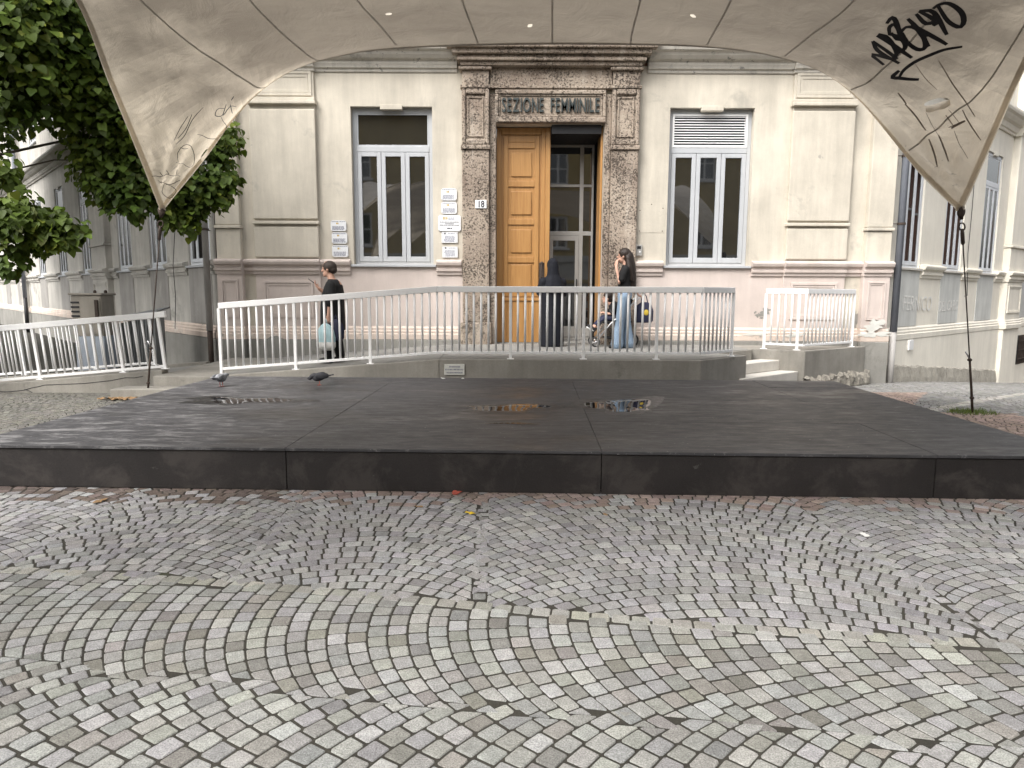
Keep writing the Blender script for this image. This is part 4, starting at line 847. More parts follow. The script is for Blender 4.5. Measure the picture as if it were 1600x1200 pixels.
# --- stone doorway
ds = empty('door_surround', (0, 0, 0), parent=school)
def DS(mb, name, bev=.01, m='stone'): return S(mb, name, m, ds, bevel=bev)
CX = .67
for sg in (-1, 1):
    e0, e1 = sorted((CX + sg * 1.095, CX + sg * 1.585)); i0, i1 = sorted((CX + sg * .977, CX + sg * 1.093))
    mb = MB(); fbox(mb, FA, e0, e1, -.3, .14, .93, 4.02); DS(mb, 'jamb_shaft', .02)
    mb = MB(); fbox(mb, FA, e0 - .04, e1 + .04, -.3, .19, LZ - .03, .93); DS(mb, 'jamb_base', .03)
    mb = MB(); fbox(mb, FA, i0, i1, -.45, .06, LZ - .03, 5.0); DS(mb, 'inner_jamb', .012)
    mb = MB(); fbox(mb, FA, e0 - .02, e1 + .02, -.3, .175, 4.022, 4.10); DS(mb, 'ledge', .015)
    mb = MB(); fbox(mb, FA, e0, e1, -.3, .12, 4.10, 5.07); DS(mb, 'upper_block', .008)
    mb = MB()
    for q in ((e0, e0 + .07, 4.102, 5.068), (e1 - .07, e1, 4.102, 5.068), (e0 + .07, e1 - .07, 4.102, 4.20), (e0 + .07, e1 - .07, 4.97, 5.068)): fbox(mb, FA, q[0] + .001, q[1] - .001, .121, .165, q[2], q[3])
    DS(mb, 'panel_border', .02)
    mb = MB()
    for q in ((e0 + .10, e0 + .125, 4.24, 4.93), (e1 - .125, e1 - .10, 4.24, 4.93), (e0 + .126, e1 - .126, 4.24, 4.265), (e0 + .126, e1 - .126, 4.905, 4.93)): fbox(mb, FA, q[0], q[1], .10, .14, q[2], q[3])
    DS(mb, 'panel_bead', .008)
    mb = MB(); fbox(mb, FA, e0 - .025, e1 + .025, -.3, .18, 5.07, 5.125); DS(mb, 'ledge', .012)
    mb = MB(); fbox(mb, FA, e0 + .005, e1 - .005, -.3, .15, 5.125, 5.37); DS(mb, 'capital', .008)
    mb = MB(); fbox(mb, FA, e0 - .05, e1 + .05, -.3, .22, 5.37, 5.43); DS(mb, 'capital_ledge', .025)
mb = MB(); fbox(mb, FA, CX - .976, CX + .976, -.45, .075, 4.492, 5.07); DS(mb, 'lintel', .01, 'stone_plain')
mb = MB()
for q in ((CX - .99, CX + .99, 4.50, 4.60), (CX - .99, CX + .99, 4.985, 5.06), (CX - .99, CX - .93, 4.60, 4.985), (CX + .93, CX + .99, 4.60, 4.985)): fbox(mb, FA, q[0] + .001, q[1] - .001, .076, .125, q[2], q[3])
DS(mb, 'lintel_border', .018)
mb = MB()
for q in ((CX - .925, CX + .925, 4.605, 4.625), (CX - .925, CX + .925, 4.955, 4.98), (CX - .925, CX - .90, 4.625, 4.955), (CX + .90, CX + .925, 4.625, 4.955)): fbox(mb, FA, q[0], q[1], .070, .098, q[2], q[3])
DS(mb, 'lintel_bead', .008)
mb = MB(); fbox(mb, FA, CX - 1.09, CX + 1.09, -.3, .10, 5.072, 5.43); DS(mb, 'frieze', .008)
mb = MB(); fbox(mb, FA, CX - 1.09, CX + 1.09, -.3, .125, 5.08, 5.115); DS(mb, 'frieze_ledge', .01)
for k, (o_, e, z0, z1) in enumerate(((.24, 1.60, 5.432, 5.50), (.30, 1.66, 5.50, 5.56), (.28, 1.63, 5.56, 5.60), (.36, 1.74, 5.60, 5.68), (.43, 1.83, 5.68, 5.75), (.47, 1.88, 5.75, 5.82))):
    mb = MB(); fbox(mb, FA, CX - e, CX + e, -.2, o_, z0 + .0005, z1); DS(mb, 'cornice_course', .015)
# bronze letters, each its own piece
RX90 = Matrix.Rotation(R(90), 4, 'X'); LET = []; x = 0.0
for c in 'SEZIONE FEMMINILE':
    if c == ' ': x += .13; continue
    l_ = text_mesh('letter', c, .345, 'bronze', ds, Matrix.Identity(4), .016, 1, 0, .003)
    xs_ = [v.co.x for v in l_.data.vertices]; w_ = (max(xs_) - min(xs_)); sx_ = .66; LET.append((l_, x - min(xs_) * sx_, sx_)); x += w_ * sx_ + .034
kk = 1.74 / (x - .034)
for l_, lx, sx_ in LET: l_.matrix_local = Matrix.Translation((CX - .87 + lx * kk, -.098, 4.785)) @ RX90 @ Matrix.Diagonal((sx_ * kk, 1, 1, 1))
# --- oak leaf, standing closed, and the glazed inner door behind the open half
leaf = empty('door_leaf', (0, 0, 0), parent=school)
dz0 = LZ + .02
mb = MB(); fbox(mb, FA, -.303, .0, -.30, -.25, dz0, 4.485); 
mb = MB(); fbox(mb, FA, -.30, .675, -.33, -.26, dz0, 4.48); S(mb, 'leaf_board', 'wood', leaf, bevel=.004)
mb = MB()
for q in ((-.30, -.215), (.53, .60)): fbox(mb, FA, q[0], q[1], -.26, -.225, dz0, 4.48)
fbox(mb, FA, .602, .69, -.26, -.20, dz0, 4.48)
fbox(mb, FA, -.213, .528, -.26, -.226, 4.36, 4.48); S(mb, 'stile', 'wood', leaf, bevel=.006)
mb = MB(); fbox(mb, FA, -.17, -.09, -.26, -.235, 1.40, 4.34); fbox(mb, FA, .405, .49, -.26, -.235, 1.40, 4.34)
zz = [1.40, 2.09, 2.79, 3.48, 4.17]
for z in zz: fbox(mb, FA, -.089, .404, -.26, -.236, z - (.0 if z < 1.5 else .055), z + (.10 if z < 1.5 else .055))
fbox(mb, FA, -.089, .404, -.26, -.236, 4.226, 4.34)
S(mb, 'panel_rails', 'wood', leaf, bevel=.008)
for z in (1.53, 2.165, 2.865, 3.555):
    h = .53 if z < 1.6 else .54
    mb = MB(); fbox(mb, FA, -.035, .350, -.26, -.238, z + .055, z + h - .055); S(mb, 'raised_panel', 'wood', leaf, bevel=.016)
for k in range(7):
    a = -.205 + k * .104; mb = MB(); fbox(mb, FA, a, a + .101, -.26, -.242, dz0, 1.32); S(mb, 'board', 'wood', leaf, bevel=.005)
mb = MB(); fbox(mb, FA, -.212, .527, -.26, -.218, 1.322, 1.385); S(mb, 'ledge_rail', 'wood', leaf, bevel=.01)
mb = MB(); fbox(mb, FA, .50, .60, -.2245, -.205, 1.72, 2.04); q = Vector(FA.p(.55, -.14, 1.98)); mb.tube([FA.p(.55, -.21, 2.0), FA.p(.55, -.13, 1.99), FA.p(.545, -.12, 1.9), FA.p(.55, -.13, 1.78), FA.p(.55, -.21, 1.76)], .014, 8)
mb.ell(FA.p(.55, -.19, 2.03), (.03, .02, .03), 8, 6); S(mb, 'handle', 'rust', leaf, bevel=.003)
op = empty('open_door_leaf', (0, 0, 0), parent=school)
mb = MB(); fbox(mb, FA, 1.602, 1.642, -.60, -.10, dz0, 4.47); S(mb, 'leaf_board', 'wood', op, bevel=.006)
gd = empty('glazed_door', (0, 0, 0), parent=school); G0 = -.95
mb = MB()
for q in ((.67, .73, dz0, 4.33), (1.31, 1.385, dz0, 4.33), (1.545, 1.584, dz0, 4.33)): fbox(mb, FA, q[0], q[1], G0 - .05, G0, q[2], q[3])
for q in ((.73, 1.31), (1.385, 1.545)):
    fbox(mb, FA, q[0], q[1], G0 - .05, G0 - .002, 3.53, 3.58); fbox(mb, FA, q[0], q[1], G0 - .05, G0 - .002, 2.60, 2.68); fbox(mb, FA, q[0], q[1], G0 - .05, G0 - .002, 4.28, 4.33); fbox(mb, FA, q[0], q[1], G0 - .05, G0 - .002, dz0, dz0 + .06)
S(mb, 'fixed_frame', 'alu', gd, bevel=.004)
mb = MB()
for q in ((.735, .80, dz0 + .065, 2.595), (1.235, 1.305, dz0 + .065, 2.595)): fbox(mb, FA, q[0], q[1], G0 - .04, G0 + .012, q[2], q[3])
fbox(mb, FA, .80, 1.235, G0 - .04, G0 + .010, 2.50, 2.595); fbox(mb, FA, .80, 1.235, G0 - .04, G0 + .010, dz0 + .065, dz0 + .27); fbox(mb, FA, .80, 1.235, G0 - .04, G0 + .010, 1.52, 1.60)
fbox(mb, FA, 1.39, 1.54, G0 - .04, G0 + .010, dz0 + .065, dz0 + .24); fbox(mb, FA, 1.39, 1.54, G0 - .04, G0 + .010, 1.52, 1.58)
S(mb, 'door_frame', 'alu', gd, bevel=.004)
for q in ((.73, 1.31, 3.58, 4.28), (1.385, 1.545, 3.58, 4.28), (.73, 1.31, 2.68, 3.53), (1.385, 1.545, 2.68, 3.53), (.80, 1.235, 1.60, 2.50), (.80, 1.235, dz0 + .27, 1.52), (1.39, 1.54, 1.58, 2.60), (1.39, 1.54, dz0 + .24, 1.52)):
    mb = MB(); fquad(mb, FA, [(q[0], G0 - .02, q[2]), (q[1], G0 - .02, q[2]), (q[1], G0 - .02, q[3]), (q[0], G0 - .02, q[3])]); S(mb, 'pane', 'glass', gd)
mb = MB(); fbox(mb, FA, 1.262, 1.28, G0 + .012, G0 + .05, 1.45, 1.75); S(mb, 'handle', 'black', gd)
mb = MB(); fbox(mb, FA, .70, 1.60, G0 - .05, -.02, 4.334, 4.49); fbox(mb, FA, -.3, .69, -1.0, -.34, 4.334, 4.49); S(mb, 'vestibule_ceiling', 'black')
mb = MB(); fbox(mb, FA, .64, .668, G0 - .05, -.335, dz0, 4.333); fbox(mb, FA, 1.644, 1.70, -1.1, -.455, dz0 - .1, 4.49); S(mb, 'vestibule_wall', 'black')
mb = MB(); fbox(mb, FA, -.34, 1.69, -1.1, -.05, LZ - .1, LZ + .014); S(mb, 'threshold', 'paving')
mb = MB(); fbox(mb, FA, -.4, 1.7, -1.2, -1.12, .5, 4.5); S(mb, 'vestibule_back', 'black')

# --- wings
def wing(f, side, length, wins, pil, mw, map_, mdado):
    hz = [(a, b, Z_SILL, Z_WTOP) for a, b in wins]
    mb = MB(); wall(mb, f, 0, length, Z_SILL - .045, Z_COR + .1, hz); S(mb, 'wing_wall', mw)
    mb = MB(); wall(mb, f, 0, length, .55, Z_SILL - .045, []); S(mb, 'wing_dado', mdado)
    mb = MB(); wall(mb, f, 0, length, Z_COR + .3, Z_TOP, [(a, b, 6.7, 9.2) for a, b in wins]); S(mb, 'wing_top_wall', mw)
    for a, b in wins:
        window(f, a, b, Z_SILL, Z_WTOP, 4.07); window(f, a, b, 6.7, 9.2, 8.5)
        mb = MB(); fbox(mb, f, a - .03, b + .03, -.05, .012, .85, Z_SILL - .05); S(mb, 'apron', map_, bevel=.004)
        m_ = (a + b) / 2; mb = MB(); fbox(mb, f, m_ - .16, m_ + .16, -.12, .015, Z_WTOP - .055, Z_WTOP + .03); S(mb, 'keystone', mw, bevel=.008)
    edges = [0.0] + [e for ab in wins for e in (ab[0] - .06, ab[1] + .06)] + [length]
    for a, b in zip(edges[::2], edges[1::2]):
        if b - a < .08: continue
        mb = MB(); mould(mb, f, a, b, SILLP); S(mb, 'sill_moulding', mw if side > 0 else 'plaster_left')
    mb = MB(); mould(mb, f, 0, length, BASEP); S(mb, 'base_moulding', 'pinkbase' if side < 0 else 'plaster_right')
    mb = MB(); mould(mb, f, -.1, length, off(CORP, .02)); S(mb, 'cornice', mw)
    mb = MB(); mould(mb, f, -.1, length, [(o * 1.3, z + 4.9) for o, z in CORP]); S(mb, 'eaves_cornice', mw)
    mb = MB(); fbox(mb, f, 0, length, -.1, .05, -2.6 if side > 0 else -.3, .598); S(mb, 'plinth', 'plinth' if side < 0 else mw, bevel=.01)
    if side > 0:
        mb = MB(); n = 40; rr = random.Random(9)
        for k in range(n + 1):
            s = 7.4 * k / n
            zb = gz(*f.p(s, .1, 0)[:2])
            for o_, z in ((.04, zb + .34 + rr.uniform(-.02, .02)), (.07 + rr.uniform(0, .02), zb + .30 + rr.uniform(-.03, .03)), (.085 + rr.uniform(-.01, .025), zb + .1), (.10, zb - .3)): mb.v.append(f.p(s, o_, z))
        for k in range(n):
            for j in range(3): a = k * 4 + j; mb.f.append((a, a + 1, a + 5, a + 4))
        S(mb, 'rough_footing', 'rough_pale')
    for p0, p1 in pil:
        mb = MB(); fbox(mb, f, p0, p1, -.05, .16, 2.72, Z_COR + .3); S(mb, 'wing_pilaster', mw, bevel=.02)
        mb = MB(); fbox(mb, f, p0 - .03, p1 + .03, -.05, .20, 2.66, 2.718); S(mb, 'pilaster_ledge', mw, bevel=.01)
        mb = MB(); fbox(mb, f, p0, p1, -.05, .155, 2.07, 2.658); S(mb, 'pilaster_foot', mw, bevel=.015)
        mb = MB(); mould(mb, f, p0 - .03, p1 + .03, off(SILLP, .14)); S(mb, 'sill_moulding', mw)
        mb = MB(); fbox(mb, f, p0, p1, -.05, .15, -2.6 if side > 0 else -.3, 1.80); S(mb, 'pilaster_dado', mw, bevel=.015)
        panel_frame(f, p0 + .12, p1 - .12, .151, 1.0, 1.7, .07, mw)
        mb = MB(); mould(mb, f, p0 - .03, p1 + .03, off(BASEP, .14)); S(mb, 'base_moulding', mw)
        mb = MB(); mould(mb, f, p0 - .1, p1 + .1, off(CORP, .16)); S(mb, 'cornice', mw)
        mb = MB(); fbox(mb, f, p0, p1, -.05, .16, Z_COR + .5, Z_TOP); S(mb, 'top_pilaster', mw, bevel=.02)
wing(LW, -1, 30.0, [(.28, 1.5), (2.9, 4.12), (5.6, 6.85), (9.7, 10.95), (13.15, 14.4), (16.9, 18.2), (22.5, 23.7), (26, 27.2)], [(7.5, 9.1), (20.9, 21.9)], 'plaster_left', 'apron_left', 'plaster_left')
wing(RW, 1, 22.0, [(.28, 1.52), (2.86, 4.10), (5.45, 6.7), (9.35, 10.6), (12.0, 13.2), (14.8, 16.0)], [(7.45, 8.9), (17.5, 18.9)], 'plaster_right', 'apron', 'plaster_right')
mb = MB(); P = [FA.p(-5.48, -.3, 0), FA.p(6.98, -.3, 0), RW.p(22, -.3, 0), (12, 40, 0), (-14, 42, 0), LW.p(30, -.3, 0)]
mb.prism([(p[0], p[1]) for p in P], 10.62, 10.8); S(mb, 'roof', 'tile')
# drainpipes with brackets
def pipe(f, s, o, zs, parts, r=.062):
    e = empty('drainpipe', (0, 0, 0), parent=school)
    for (z0, z1, m, rr_) in parts:
        mb = MB(); mb.tube([f.p(s, o, z0), f.p(s, o, z1)], rr_, 12); S(mb, 'pipe_length', m, e, smooth=True)
    for z in zs:
        mb = MB(); mb.tube([f.p(s, o, z - .02), f.p(s, o, z + .02)], r + .012, 12); mb.tube([f.p(s, o, z), f.p(s - .22 if f is RW else s + .2, -.02, z)], .008, 6); S(mb, 'bracket', 'rust', e)
pipe(RW, .04, .13, (2.75, 3.95, 5.2), [(.78, 10.4, 'pipe', .062), (-.4, .80, 'pipe_pale', .056)])
pipe(LW, .05, .16, (2.6, 4.2), [(.75, 10.4, 'pipe_pale', .058), (-.2, .77, 'rust', .05)])
pipe(LW, 20.6, .2, (2.6, 4.2, 6.4), [(1.2, 10.4, 'pipe', .075), (-.2, 1.22, 'black', .07)])
# thin cables clipped to the wings
for f, P in ((RW, [(4.45, 4.5), (4.47, 3.2), (4.44, 2.4), (4.3, 1.45), (4.1, 1.44)]), (LW, [(2.05, 4.4), (2.07, 3.0), (2.1, 2.0), (2.05, 1.4), (2.2, .7)])):
    mb = MB(); mb.tube([f.p(s, .03 if z > 2.1 else .125, z) for s, z in P], .007, 5); S(mb, 'wall_cable', 'black')
mb = MB(); fbox(mb, RW, 1.05, 1.28, .05, .09, .38, .58); S(mb, 'meter_hatch', 'white', bevel=.006)
mb = MB(); fbox(mb, RW, 9.4, 10.5, -.25, .055, -.45, .36); S(mb, 'cellar_opening', 'black')
for k in range(7): mb = MB(); mb.tube([RW.p(9.5 + k * .15, .07, -.45), RW.p(9.5 + k * .15, .07, .36)], .011, 6); S(mb, 'cellar_bar', 'rust')
for k in range(3): mb = MB(); mb.tube([RW.p(9.4, .085, -.3 + k * .25), RW.p(10.5, .085, -.3 + k * .25)], .010, 6); S(mb, 'cellar_bar', 'rust')
# faint chalky scrawl on the right wing
mw = Matrix(((RW.d[0], 0, RW.n[0], 0), (RW.d[1], 0, RW.n[1], 0), (0, 1, 0, 0), (0, 0, 0, 1)))
p = RW.p(1.55, .018, 1.28); text_mesh('wall_scrawl', 'FERNICO', .42, 'scrawl', school, Matrix.Translation((p[0], p[1] - D, p[2])) @ mw @ Matrix.Rotation(R(-1), 4, 'Z'), .0008, .95, .1)
p = RW.p(3.45, .018, 1.22); text_mesh('wall_scrawl', 'DEL CARO', .32, 'scrawl', school, Matrix.Translation((p[0], p[1] - D, p[2])) @ mw @ Matrix.Rotation(R(1), 4, 'Z'), .0008, .85, .1)
# flaked render, an old screwed-on patch and dark mould marks on the facade
def flake(s0, z0, w_, h, o, m, seed, f=FA, name='flaked_patch'):
    r = random.Random(seed); n = 26; mb = MB(); ph = [r.uniform(0, 6.28) for _ in range(4)]; mb.v.append(f.p(s0, o + .002, z0))
    for k in range(n):
        a = 2 * math.pi * k / n; q = 1 + .3 * math.sin(2 * a + ph[0]) + .22 * math.sin(5 * a + ph[1]) + .16 * math.sin(9 * a + ph[2]) + r.uniform(-.1, .1); mb.v.append(f.p(s0 + w_ / 2 * q * math.cos(a), o, z0 + h / 2 * q * math.sin(a)))
    for k in range(n): mb.f.append((0, 1 + k, 1 + (k + 1) % n))
    S(mb, name, m)
for k, (a, z, w_, h, o) in enumerate(((4.72, 1.14, .20, .12, .003), (4.60, 1.08, .10, .09, .003), (4.53, 1.13, .05, .04, .003), (4.66, 1.03, .06, .05, .003), (6.40, .98, .08, .42, .004), (-4.3, .52, .7, .2, .139), (-3.7, .50, .5, .22, .079))): flake(a, z, w_, h, o, 'plinth', k)
for k, (a, z, w_, h, o) in enumerate(((6.68, .90, .36, .20, .193), (6.70, .74, .44, .12, .190), (4.55, .73, .5, .05, .071), (5.25, .72, .4, .06, .131))): flake(a, z, w_, h, o, 'marble', 20 + k)
mb = MB(); fbox(mb, FA, 2.29, 2.79, -.02, .005, 2.58, 3.10); S(mb, 'repair_patch', 'plaster', bevel=.002)
for a, z in ((2.33, 2.61), (2.75, 2.61), (2.33, 2.98), (2.75, 3.02), (2.54, 3.09)): mb = MB(); mb.tube([FA.p(a, .0, z), FA.p(a, .007, z)], .010, 8); S(mb, 'screw_hole', 'rust')
# ---------------------------------------------------------------- railings
bar_mesh = {}
def bar(h, r):
    k = (round(h, 3), r)
    if k not in bar_mesh:
        mb = MB(); mb.tube([(0, 0, 0), (0, 0, h)], r, 8); o = mb.build('baluster', 'white', smooth=True); bar_mesh[k] = o.data; bpy.data.objects.remove(o)
    return bar_mesh[k]
def beam(mb, a, b, w_, h):                 # rectangular rail between two points, section w x h
    a, b = Vector(a), Vector(b); d = (b - a).normalized(); sd = d.cross(Vector((0, 0, 1))).normalized(); u = sd.cross(d)
    P = []
    for zz in (-h / 2, h / 2):
        for p, s_ in ((a, -1), (a, 1), (b, 1), (b, -1)): P.append(p + sd * s_ * w_ / 2 * -1 + u * zz)
    mb.hexa([P[0], P[1], P[2], P[3], P[4], P[5], P[6], P[7]]); return mb
def railing(label, path, height, space, posts, lean=False, post_step=None, foot=.09, over=0.0):
    o0 = Vector(path[0]); root = empty('white_railing', o0); tag(root, label, 'railing', 'white metal railings')
    n = len(path) - 1
    for i in range(n):
        a, b = Vector(path[i]) - o0, Vector(path[i + 1]) - o0; d = b - a; L = Vector((d.x, d.y)).length; sl = d.z / L
        up_ = Vector((-sl * d.x / L, -sl * d.y / L, 1)).normalized() if lean else Vector((0, 0, 1))
        e = d.normalized() * over
        mb = MB(); beam(mb, a + up_ * height - (e if i == 0 else e * 0), b + up_ * height + (e if i == n - 1 else e * 0), .055, .086); mb.build('top_rail', 'white', root, bevel=.006)
        mb = MB(); beam(mb, a + up_ * foot, b + up_ * foot, .036, .038); mb.build('bottom_rail', 'white', root, bevel=.004)
        k = max(1, round(L / space)); h = height - foot - .03; me = bar(h, .0135 if lean else .0160)
        for j in range(k + 1):
            if (i > 0 and j == 0): continue
            t = j / k; p = a + d * t
            pst = (post_step and j % post_step == 0) or j in (posts[i] if posts else ()) or (j == k and i == n - 1) or (j == 0 and i == 0)
            if pst:
                mb = MB(); c = p
                mb.hexa([c + Vector((sx * .021, sy * .021, 0)) + up_ * zz for zz in (-.0, height - .036) for sx, sy in ((-1, -1), (1, -1), (1, 1), (-1, 1))])
                po = mb.build('post', 'white', root, bevel=.004)
                mb = MB(); mb.box(c.x - .05, c.x + .05, c.y - .04, c.y + .04, c.z - .002, c.z + .010); mb.build('foot_plate', 'white', po, bevel=.003)
            else:
                q = bpy.data.objects.new('baluster', me); col.objects.link(q); q.parent = root; q.location = p + up_ * (foot + .01)
                if lean: q.rotation_euler = up_.to_track_quat('Z', 'Y').to_euler()
    return root
railing('long white railing along the ramp and landing in front of the door', [(-4.22, 10.17, .272), (-1.08, 10.17, LZ + .003), (2.72, 10.17, LZ + .006), (3.34, 10.71, LZ + .006)], 1.0, .107, None, post_step=10)
railing('short cornered white railing on the block beside the stone steps', [(4.40, 12.30, LZ), (4.96, 11.97, LZ), (6.2, 12.86, LZ)], 1.0, .115, [(5,), ()])
railing('slanting white railing on the cracked wall, nearer of the pair', [(-9.5, 10.4, -.055), (-5.15, 10.4, .335)], .80, .125, None, lean=True, post_step=10, foot=.04, over=.12)
railing('slanting white railing behind the nearer one beside the metal cabinet', [(-9.5, 11.88, -.04), (-6.05, 11.88, .237)], .82, .125, None, lean=True, post_step=10, foot=.04, over=.1)

# ---------------------------------------------------------------- plates on the wall
def plate(px0, px1, py0, py1, label, kind, seed):
    x0, x1 = (px0 - 800) * .01187, (px1 - 800) * .01187; z1, z0 = 2.73 - (py0 - 350) * .01159, 2.73 - (py1 - 350) * .01159
    w_, h = x1 - x0, z1 - z0; r = random.Random(seed); o = empty('wall_plaque', ((x0 + x1) / 2, D - .002, (z0 + z1) / 2)); tag(o, label, 'plaque', 'white plaques beside the window')
    mb = MB(); c = .025 if kind != 'plain' else .004; P = [(-w_ / 2 + c, -h / 2), (w_ / 2 - c, -h / 2), (w_ / 2, -h / 2 + c), (w_ / 2, h / 2 - c), (w_ / 2 - c, h / 2), (-w_ / 2 + c, h / 2), (-w_ / 2, h / 2 - c), (-w_ / 2, -h / 2 + c)]
    mb.v = [(x, -.012, z) for x, z in P] + [(x, -.026, z) for x, z in P]; n = 8
    mb.f = [tuple(range(8)), tuple(15 - i for i in range(8))[::1]] + [(i, (i + 1) % 8, 8 + (i + 1) % 8, 8 + i) for i in range(8)]
    mb.f[0] = tuple(range(8)); mb.f[1] = tuple(8 + i for i in range(8)); mb.build('board', 'plate', o)
    def bars(name, m, rows):
        mb = MB()
        for (za, zh, xa, xb) in rows:
            x = xa
            while x < xb:
                l = r.uniform(.012, .034); l = min(l, xb - x)
                mb.quad((x, -.0275, za), (x + l, -.0275, za), (x + l, -.0275, za + zh), (x, -.0275, za + zh)); x += l + r.uniform(.004, .010)
        mb.build(name, m, o)
    if kind == 'emblem':
        bars('small_print', 'print', [(-h * .40 + k * h * .075, .009, -w_ * .40, w_ * .40 * r.uniform(.8, 1)) for k in range(5)] + [(h * .36, .010, -w_ * .42, w_ * .42)])
        bars('emblem', 'gold', [(h * .14, h * .15, -w_ * .15, w_ * .0)])
    elif kind == 'big':
        bars('print_lines', 'printdark', [(h * .04, .013, -w_ * .42, w_ * .42), (-h * .06, .013, -w_ * .2, w_ * .22), (-h * .15, .013, -w_ * .43, w_ * .44), (-h * .36, .02, -w_ * .1, w_ * .12)])
        bars('emblem', 'gold', [(h * .22, h * .17, -w_ * .28, -w_ * .09)]); bars('small_print', 'print', [(h * .30, .01, -w_ * .05, w_ * .24), (h * .22, .01, -w_ * .05, w_ * .22)])
    else:
        bars('small_print', 'print', [(-h * .40 + k * h * .10, .010, -w_ * (.28 + .1 * r.random()), w_ * (.28 + .1 * r.random())) for k in range(6)] + [(h * .34, .010, -w_ * .1, w_ * .36)])
        bars('emblem', 'printdark', [(h * .30, h * .14, -w_ * .34, -w_ * .22)])
    mb = MB()
    for sx in (-1, 1):
        for sz in (-1, 1): mb.tube([(sx * (w_ / 2 - .02), 0, sz * (h / 2 - .02)), (sx * (w_ / 2 - .02), -.030, sz * (h / 2 - .02))], .006, 8)
    mb.build('screws', 'silver', o)
plate(519, 543, 346, 362.5, 'white plaque above the man with the phone, topmost of three', 'emblem', 1)
plate(520, 544, 364.5, 382, 'white plaque above the man with the phone, middle of three', 'emblem', 2)
plate(520, 545, 384.5, 403, 'white plaque above the man with the phone, lowest of three', 'emblem', 3)
plate(690, 714, 296, 314.5, 'white plaque by the doorway, topmost of the column of five', 'emblem', 4)
plate(690, 714, 316.5, 335, 'white plaque by the doorway, second from top of five', 'emblem', 5)
plate(685, 720, 337, 362, 'largest white plaque by the doorway with three bold text lines', 'big', 6)
plate(690, 715, 363.5, 380, 'square cornered plaque just below the largest plaque', 'plain', 7)
plate(691, 715, 386, 403, 'square cornered plaque at the bottom of the column of five', 'plain', 8)
o = empty('house_number', (-.575, D - .14, 3.06)); tag(o, 'small white house number plate reading 18 on the stone jamb', 'number plate')
mb = MB(); mb.box(-.105, .105, -.02, .004, -.075, .075); mb.build('board', 'plate', o, bevel=.015)
text_mesh('numerals', '18', .16, 'printdark', o, Matrix.Translation((0, -.0205, -.002)) @ RX90, .0012, .80, 0, .005)
o = empty('intercom', (2.325, D, 2.26)); tag(o, 'small grey intercom box on the wall beside the long-haired woman', 'intercom')
mb = MB(); mb.box(-.06, .06, -.05, .0, -.10, .10); mb.build('case', 'alu', o, bevel=.008)
mb = MB(); mb.tube([(.015, -.05, -.03), (.015, -.058, -.03)], .016, 12); mb.build('button', 'white', o)
mb = MB(); mb.box(-.035, .035, -.0515, -.05, .02, .075); mb.build('speaker_grille', 'black', o)
o = empty('marble_sign', (-.83, 10.098, .375)); tag(o, 'small white marble sign with worn lettering on the landing front', 'sign')
mb = MB(); mb.box(-.145, .145, -.018, .004, -.078, .078); mb.build('slab', 'marble', o, bevel=.004)
r_ = random.Random(11); mb = MB()
for z, xa, xb in ((.04, -.075, .075), (.0, -.13, .13), (-.045, -.11, .11)):
    x = xa
    while x < xb:
        l = r_.uniform(.006, .014); mb.quad((x, -.0195, z - .010), (x + l, -.0195, z - .010), (x + l, -.0195, z + .012), (x, -.0195, z + .012)); x += l + .008
mb.build('worn_lettering', 'print', o)

# ---------------------------------------------------------------- cabinet and ribbed hatch
o = empty('metal_cabinet', (-7.52, 12.7, -.1)); tag(o, 'weathered beige and blue metal utility cabinet behind the slanting railings', 'cabinet')
mb = MB(); mb.box(-.27, .27, -.2, .2, .78, 1.50); mb.build('upper_box', 'cabinet_top', o, bevel=.012)
mb = MB(); mb.box(-.25, .27, -.19, .2, .06, .778); mb.build('lower_box', 'cabinet_low', o, bevel=.01)
mb = MB(); mb.box(-.3, .3, -.23, .23, 1.502, 1.54); mb.build('lid', 'cabinet_top', o, bevel=.01)
mb = MB(); mb.box(-.10, .25, -.215, -.202, .82, 1.46); dr = mb.build('door', 'cabinet_top', o, bevel=.005)
mb = MB(); mb.box(.16, .22, -.24, -.216, 1.05, 1.42); mb.build('lock_bar', 'rust', dr, bevel=.005)
for k in range(4): mb = MB(); mb.box(-.27, -.13, -.212, -.2005, 1.12 + k * .08, 1.15 + k * .08); mb.build('vent', 'black', o)
mb = MB(); mb.box(-.3, .3, -.24, .24, 0, .06); mb.build('base', 'concrete', o)
mb = MB(); mb.ell((.05, 0, 1.56), (.03, .03, .035), 8, 6); mb.ell((.24, 0, 1.56), (.03, .03, .035), 8, 6); mb.build('bolts', 'rust', o)
o = empty('ribbed_hatch', (-6.95, 13.05, -.1)); tag(o, 'ribbed grey metal shed with a slanting lid beside the utility cabinet', 'shed')
for k in range(14):
    x = -.34 + k * .05; mb = MB(); mb.box(x, x + .042, -.02, .35, .02, .98 + .012 * k); mb.build('rib_panel', 'rib', o, bevel=.008)
mb = MB(); mb.hexa([(-.42, -.10, 1.02), (.42, -.10, 1.18), (.42, .45, 1.26), (-.42, .45, 1.10), (-.42, -.10, 1.05), (.42, -.10, 1.21), (.42, .45, 1.29), (-.42, .45, 1.13)]); mb.build('lid', 'rib', o, bevel=.005)

